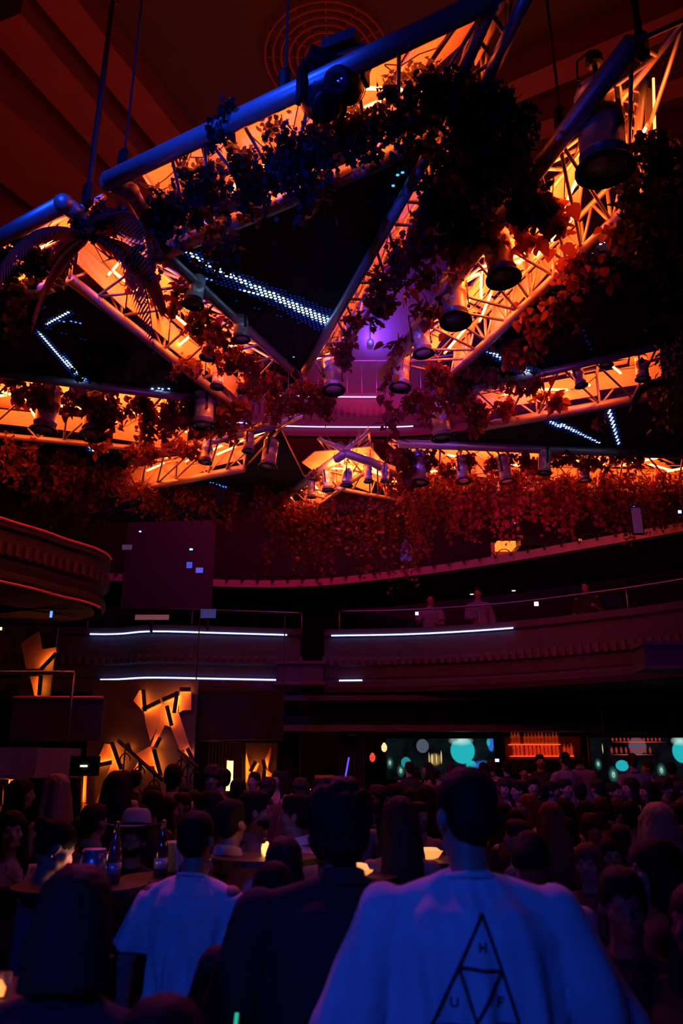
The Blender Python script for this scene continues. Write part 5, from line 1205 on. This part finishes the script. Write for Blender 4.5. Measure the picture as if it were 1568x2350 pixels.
# --- white T-shirt
human('person', at(438, 3.75, 2100), math.radians(-14), tall(1870, 3.75), 'person seen from behind in a white T-shirt lit blue, left of centre', ('tshirt', WHITE), DENIM, ('short', HAIRK), arms=(((-.10,-.03,-.27),(-.03,.06,-.25),(1,0,0)), ((.09,.02,-.28),(.0,.16,-.20),(-1,0,0))), head=(-.05,.1,.0), voxel=.008, fold=.024, seed=4, shoulder=.19)
# --- curly hair, dark jacket
human('person', at(782, 2.75, 1950), math.radians(8), tall(1822, 2.75), 'curly-haired person in a black jacket seen from behind, between the T-shirt and the sweatshirt', ('jacket', NAVY), BLK, ('curly', HAIRK), arms=('bent','bent'), head=(.05,-.2,0), voxel=.010, seed=5, shoulder=.26, bulk=1.15)
human('person', at(635, 3.0, 2150), math.radians(20), tall(1985, 3.0), 'broad shape in a black jacket with lowered head, directly right of the white T-shirt', ('jacket', BLK), BLK, ('short', HAIRK), arms=('down','bent'), head=(-.6,.1,0), voxel=.012, seed=15, shoulder=.23, bulk=1.15)
human('person', at(165, 1.95, 2150), math.radians(-10), tall(2008, 1.95), 'out-of-focus dark-haired head and back, nearest at the lower left', ('jacket', NAVY), BLK, ('bob', HAIRB), female=True, voxel=.011, seed=6, head=(-.1,.3,0))
human('person', at(378, 1.45, 2320), 0, tall(2312, 1.45), 'dark crown of a short person just showing at the bottom edge', ('tank', BLK), BLK, ('bob', HAIRK), female=True, voxel=.014, seed=7)
human('person', at(125, 4.0), math.radians(-55), tall(1888, 4.0), 'bare-shouldered woman with tied dark hair looking down, lit warm from her right', ('strapless', DENIM), BLK, ('bun', HAIRK), female=True, arms=('front','front'), head=(-.5,-.1,0), voxel=.008, seed=8)
rh, Th, HTh = human('person', at(318, 5.1), math.radians(175), tall(1893, 5.1), 'bearded man facing us in a wide-brimmed grey hat and black shirt', ('tshirt', BLK), BLK, ('crop', HAIRK), arms=('bent','bent'), head=(.12,.05,0), voxel=.008, seed=9, beard=True)
hat = empty('felt_hat', rh.location, math.radians(175), label='grey wide-brimmed felt hat on the bearded man', cat='hat'); hat.scale = rh.scale
M_ = mat('grey_felt', (.30,.26,.32), .9, noise=.1, nscale=20)
mb = MB(); mb.v = []; q = MB(); q.lathe([(.10,1.73),(.102,1.77),(.092,1.83),(.07,1.855),(.035,1.835),(.001,1.825)], 28, None, False); q.v = [HTh(v*np.array([1,1.12,1])) for v in q.v]; q.build('crown', M_, hat, True)
q = MB(); q.ring([np.array([(r*math.cos(t), r*1.06*math.sin(t), 1.735+z+.018*math.cos(2*t)*(r-.1)/.1) for t in [2*PI*k/36 for k in range(36)]]) for r, z in ((.09,.0),(.14,-.005),(.20,.004),(.205,.008),(.14,.006),(.09,.012))], False, False); q.v = [HTh(v) for v in q.v]; q.build('brim', M_, hat, True)
q = MB(); q.lathe([(.103,1.737),(.104,1.76)], 28, None, False); q.v = [HTh(v*np.array([1.01,1.13,1])) for v in q.v]; q.build('hat_band', BLK, hat, True)
human('person', at(52, 7.0), math.radians(-70), tall(1792, 7.0), 'long dark-haired woman in profile facing right, at the far left', ('tank', BLK), BLK, ('long', HAIRK), female=True, arms=('front','bent'), voxel=.011, seed=10)
human('person', at(128, 6.4), math.radians(68), tall(1782, 6.4), 'fair long-haired woman in profile facing left, opposite the long dark-haired one', ('tank', GREY), BLK, ('long', cloth('dark_blond_hair',(.2,.12,.09),.5)), female=True, arms=('bent','front'), voxel=.011, seed=12)
human('person', at(40, 5.0), math.radians(-150), tall(1868, 5.0), 'dark-haired woman facing us with a hand raised to her mouth, left edge', ('tank', BLK), BLK, ('long', HAIRK), female=True, arms=('mouth','down'), voxel=.009, seed=13)
human('person', at(268, 6.3), math.radians(10), tall(1776, 6.3), 'large long-haired dark figure from behind, before the jagged amber wall', ('jacket', BLK), BLK, ('long', HAIRK), female=True, voxel=.012, seed=14, shoulder=.22)
human('person', at(225, 5.6), math.radians(-30), tall(1850, 5.6), 'person in a dim violet shirt behind the bare-shouldered woman', ('shirt', GREY), BLK, ('short', HAIRK), voxel=.013, seed=16)
human('person', at(397, 8.0), math.radians(12), tall(1758, 8.0), 'person in a pink-lit light shirt from behind, at the foot of the amber wall', ('shirt', PINK), BLK, ('short', HAIRK), voxel=.012, seed=17)
human('person', at(478, 5.7), math.radians(95), tall(1822, 5.7), 'dark-haired person in profile facing left, behind the white T-shirt wearer', ('jacket', BLK), BLK, ('bob', HAIRK), female=True, voxel=.010, seed=18)
human('person', at(533, 4.5), math.radians(-25), tall(1842, 4.5), 'person in a violet-lit light shirt hidden behind the T-shirt wearer', ('shirt', PINK), BLK, ('short', HAIRK), voxel=.012, seed=19)
human('person', at(586, 5.1), math.radians(-78), tall(1822, 5.1), 'bearded man in a dark shirt in profile facing right, talking', ('shirt', GREY), BLK, ('short', HAIRK), arms=('bent','front'), voxel=.008, seed=20, beard=True)
human('person', at(682, 5.0), math.radians(80), tall(1830, 5.0), 'man with a bright blue and violet lit white collar facing left, talking', ('shirt', WHITE), BLK, ('short', HAIRK), arms=('bent','down'), voxel=.008, seed=21)
human('person', at(655, 3.7), math.radians(5), tall(1930, 3.7), 'low dark head with straight combed hair, under the man with the lit collar', ('jacket', BLK), BLK, ('bob', HAIRB), female=True, voxel=.011, seed=22)
human('person', at(902, 6.4), math.radians(165), tall(1806, 6.4), 'dark-haired woman facing us with a violet-lit face, left of the sweatshirt wearer', ('tank', BLK), BLK, ('long', HAIRK), female=True, voxel=.009, seed=23)
human('person', at(917, 4.5), math.radians(-12), tall(1836, 4.5), 'woman with very long straight hair and a bare back with a thin chain strap', ('dress', BLK), None, ('straight', HAIRB), female=True, voxel=.009, seed=24, head=(0,.2,0))
human('person', at(1212, 3.5), math.radians(150), tall(1908, 3.5), 'man with swept dark hair looking down, just right of the sweatshirt shoulder', ('shirt', PINK), BLK, ('short', HAIRK), arms=('front','front'), head=(-.7,.1,0), voxel=.008, seed=25)
human('person', at(1258, 6.0), math.radians(10), tall(1846, 6.0), 'auburn long-haired woman from behind, above the man looking down', ('tank', BLK), BLK, ('long', HAIRR), female=True, voxel=.011, seed=26)
human('person', at(1383, 5.2), math.radians(178), tall(1930, 5.2), 'small dark-haired woman facing us in the middle of the right crowd', ('tank', MAROON), BLK, ('long', HAIRK), female=True, arms=('bent','front'), voxel=.009, seed=27)
human('person', at(1334, 4.6), math.radians(150), tall(1942, 4.6), 'short person facing us with pale-streaked hair, left of the small dark-haired woman', ('tshirt', MAROON), BLK, ('bob', HAIRR), voxel=.010, seed=28)
human('person', at(1482, 3.3), math.radians(70), tall(1938, 3.3), 'large dark-haired head in profile facing left, before the blonde woman', ('jacket', BLK), BLK, ('bob', HAIRK), female=True, voxel=.010, seed=29)
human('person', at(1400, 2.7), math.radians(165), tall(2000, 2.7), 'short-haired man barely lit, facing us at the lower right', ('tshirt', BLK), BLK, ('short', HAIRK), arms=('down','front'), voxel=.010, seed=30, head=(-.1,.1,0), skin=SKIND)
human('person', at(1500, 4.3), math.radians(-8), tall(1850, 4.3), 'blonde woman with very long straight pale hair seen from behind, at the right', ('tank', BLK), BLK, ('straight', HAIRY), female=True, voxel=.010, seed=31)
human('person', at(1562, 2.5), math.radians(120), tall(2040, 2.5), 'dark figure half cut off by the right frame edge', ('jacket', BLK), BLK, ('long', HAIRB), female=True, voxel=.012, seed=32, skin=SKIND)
human('person', at(1440, 6.6), math.radians(-30), tall(1842, 6.6), 'person with a violet-lit bare shoulder left of the blonde woman', ('tank', BLK), BLK, ('short', HAIRK), voxel=.012, seed=33)
# bare skin jewellery of the long-haired woman is part of her dress strap; small ones next
for (u, v, Y, lab) in [(117,1965,3.93,'small bright earring of the bare-shouldered woman')]:
    r = empty('earring', W(u,v,Y=Y), label=lab, cat='earring'); MB().ell((0,0,0),(.007,.007,.007)).build('bead', mat('silver_bead',(.9,.85,.8),.2,1), r, True)
o = bpy.data.lights.new('phone_light','POINT'); o.color = (1,.45,.35); o.energy = .35; o.shadow_soft_size = .04; q = bpy.data.objects.new('phone_light',o); COL.objects.link(q); q.location = W(185,1975,Y=4.05)
r = empty('mobile_phone', W(176,2005,Y=4.02), label='small lit phone held by the bare-shouldered woman', cat='phone'); r.rotation_euler = (.6,0,.9)
MB().box((0,0,0),.07,.008,.14).build('phone_body', BLACK, r); MB().box((0,.005,0),.062,.002,.125).build('phone_screen', mat('phone_screen_glow',(1,.7,.5),.3,emit=(1,.5,.3),strength=1.2), r)

# --- figures further back: a few built once, then copied
PLACED = [Vector((o.location.x, o.location.y, 0)) for o in COL.objects if o.name.startswith('person') and o.parent is None]
VAR = []
for i, (tp_, hr, fem, ar) in enumerate([(('tshirt',BLK),('short',HAIRK),False,('bent','down')), (('shirt',GREY),('short',HAIRB),False,('down','front')), (('tank',MAROON),('long',HAIRK),True,('bent','bent')), (('tshirt',GREY),('crop',HAIRK),False,('front','bent')), (('shirt',MAROON),('curly',HAIRB),False,('down','down')), (('dress',BLK),('long',HAIRR),True,('bent','up'))]):
    VAR.append(human('person', Vector((0,0,-9)), 0, 1.75, 'x', tp_, None, hr, female=fem, arms=ar, voxel=.016, seed=40+i)[0])
used_v = set()
def extra(k, u, Y, H, deg, label, group, z=0):
    p = at(u, Y)
    for _ in range(12):
        if min((math.hypot(p.x-q.x, p.y-q.y) for q in PLACED), default=9) > .40: break
        Y += .16; p = at(u, Y)
    PLACED.append(p.copy()); p.z = z
    if k in used_v: o = dup(VAR[k])
    else: o = VAR[k]; used_v.add(k)
    o.location = p; o.rotation_euler = (0, 0, math.radians(deg)); s = H/1.75; o.scale = (s, s, s); tag(o, label, 'person', group)
KN = ['in a black T-shirt','in a grey shirt','long-haired, in a dark red top','with cropped hair and a grey T-shirt','curly-haired, in a maroon shirt','long-haired with one arm raised']
rv = random.Random(5)
rows = [
 ('standing silhouettes before the left bar screen', 'dark silhouette of a person before the wide bar screen, {} from the left', [(940,14.6,1750),(953,15,1762),(982,14.8,1750),(1003,15,1764),(1033,14.7,1752),(1057,14.3,1755),(1112,14.6,1752)], .38),
 ('standing silhouettes before the bottle shelves', 'dark silhouette of a person before the bottle shelves, {} from the left', [(1130,14.8,1745),(1165,14.2,1748),(1203,14.6,1760),(1243,14.8,1733),(1300,14.6,1728),(1335,14.4,1724)], .38),
 ('standing silhouettes before the right bar screen', 'dark silhouette of a person before the right-edge bar screen, {} from the left', [(1457,13.4,1732),(1490,13.6,1748),(1545,13.5,1750)], .38),
 ('people standing at the amber wall', 'dim person standing below the amber wall or red curtain, {} from the left', [(285,10.5,1772),(310,10.8,1770),(426,10.0,1806),(447,10.4,1815),(488,9.6,1752),(507,9.8,1762),(548,9,1790)], 0),
 ('people below the slim wall cutouts', 'dim person standing between the slim wall cutouts and the doorway, {} from the left', [(583,12.5,1774),(615,11,1792),(637,12.5,1770),(655,12.5,1768),(690,10,1795),(735,11,1790),(765,10,1798),(805,12,1785)], 0),
 ('crowd left of the sweatshirt wearer', 'faintly red-lit person in the crowd left of the sweatshirt wearer, {} from the left', [(868,8.5,1812),(945,8,1812),(975,7.6,1806),(998,7.0,1818),(845,6.5,1840),(958,6.2,1850)], 0),
 ('far crowd right of the sweatshirt wearer', 'faint person in the farthest row right of the sweatshirt wearer, {} from the left', [(1160,11,1792),(1190,10.5,1795),(1222,11,1788),(1262,10,1796),(1296,10.6,1790),(1330,10,1798),(1372,10.8,1790),(1408,10,1798),(1446,10.6,1788),(1484,10,1796),(1524,10.5,1790),(1560,10,1796)], 0),
 ('middle crowd right of the sweatshirt wearer', 'faint red-lit person in the middle rows right of the sweatshirt wearer, {} from the left', [(1152,7.6,1846),(1178,7.2,1862),(1206,8,1826),(1292,7.6,1836),(1335,7.8,1842),(1376,7.4,1846),(1412,7.8,1850),(1545,7.5,1846),(1180,5.6,1886),(1290,5.8,1890),(1350,5.9,1898),(1410,5.8,1905),(1560,5.2,1900)], 0),
 ('people behind the hat wearer', 'dim person between the hat wearer and the white T-shirt, {} from the left', [(352,6.6,1818),(388,6.4,1838),(420,6.8,1826),(350,7.8,1806),(445,7.4,1822)], 0),
]
for grp, fmt, items, z in rows:
    items = sorted(items)
    for i, (u, Y, v) in enumerate(items):
        k = rv.choice([5] if u == 1206 else [0,1,2,3,4,2,0,1,2] if z == 0 else [0,1,2,3,0,2]); h = max(1.5, min(1.92, tall(v, Y)-z))
        lb = fmt.format(ORD[i]); deg = rv.choice([0,20,-20,60,-60,180,150,-150,100,-100]) if z == 0 else rv.choice([0,180,20,-30,90])
        extra(k, u, Y, h, deg, lb, grp, z)
r = empty('bar_platform', (3.6, 14.5, 0), label='low dark platform the bar guests stand on', cat='platform'); MB().box((0, .0, .19), 9.2, 2.8, .38).build('deck', FLOORM, r); MB().box((0,-1.42,.36),9.2,.04,.05).build('nosing', BLACK, r)
# two people on the middle balcony
ZF = 3.80
for k, u, v, Y, deg, lb in ((3,1003,1322,17.1,180,'dim red face of a cropped-haired person behind the right balcony rail, left one'), (1,1121,1318,16.5,165,'dim face of a person in a dark top behind the right balcony rail, right one'), (0,1390,1335,15.6,150,'dark person behind the far right of the balcony rail')):
    extra(k, u, Y, max(1.6, min(1.9, W(784, v, Y=Y).z-ZF)), deg, lb, 'people on the middle balcony', ZF)
for k in range(len(VAR)):
    if k not in used_v:
        def rem(o):
            for c in list(o.children): rem(c)
            bpy.data.objects.remove(o)
        rem(VAR[k])
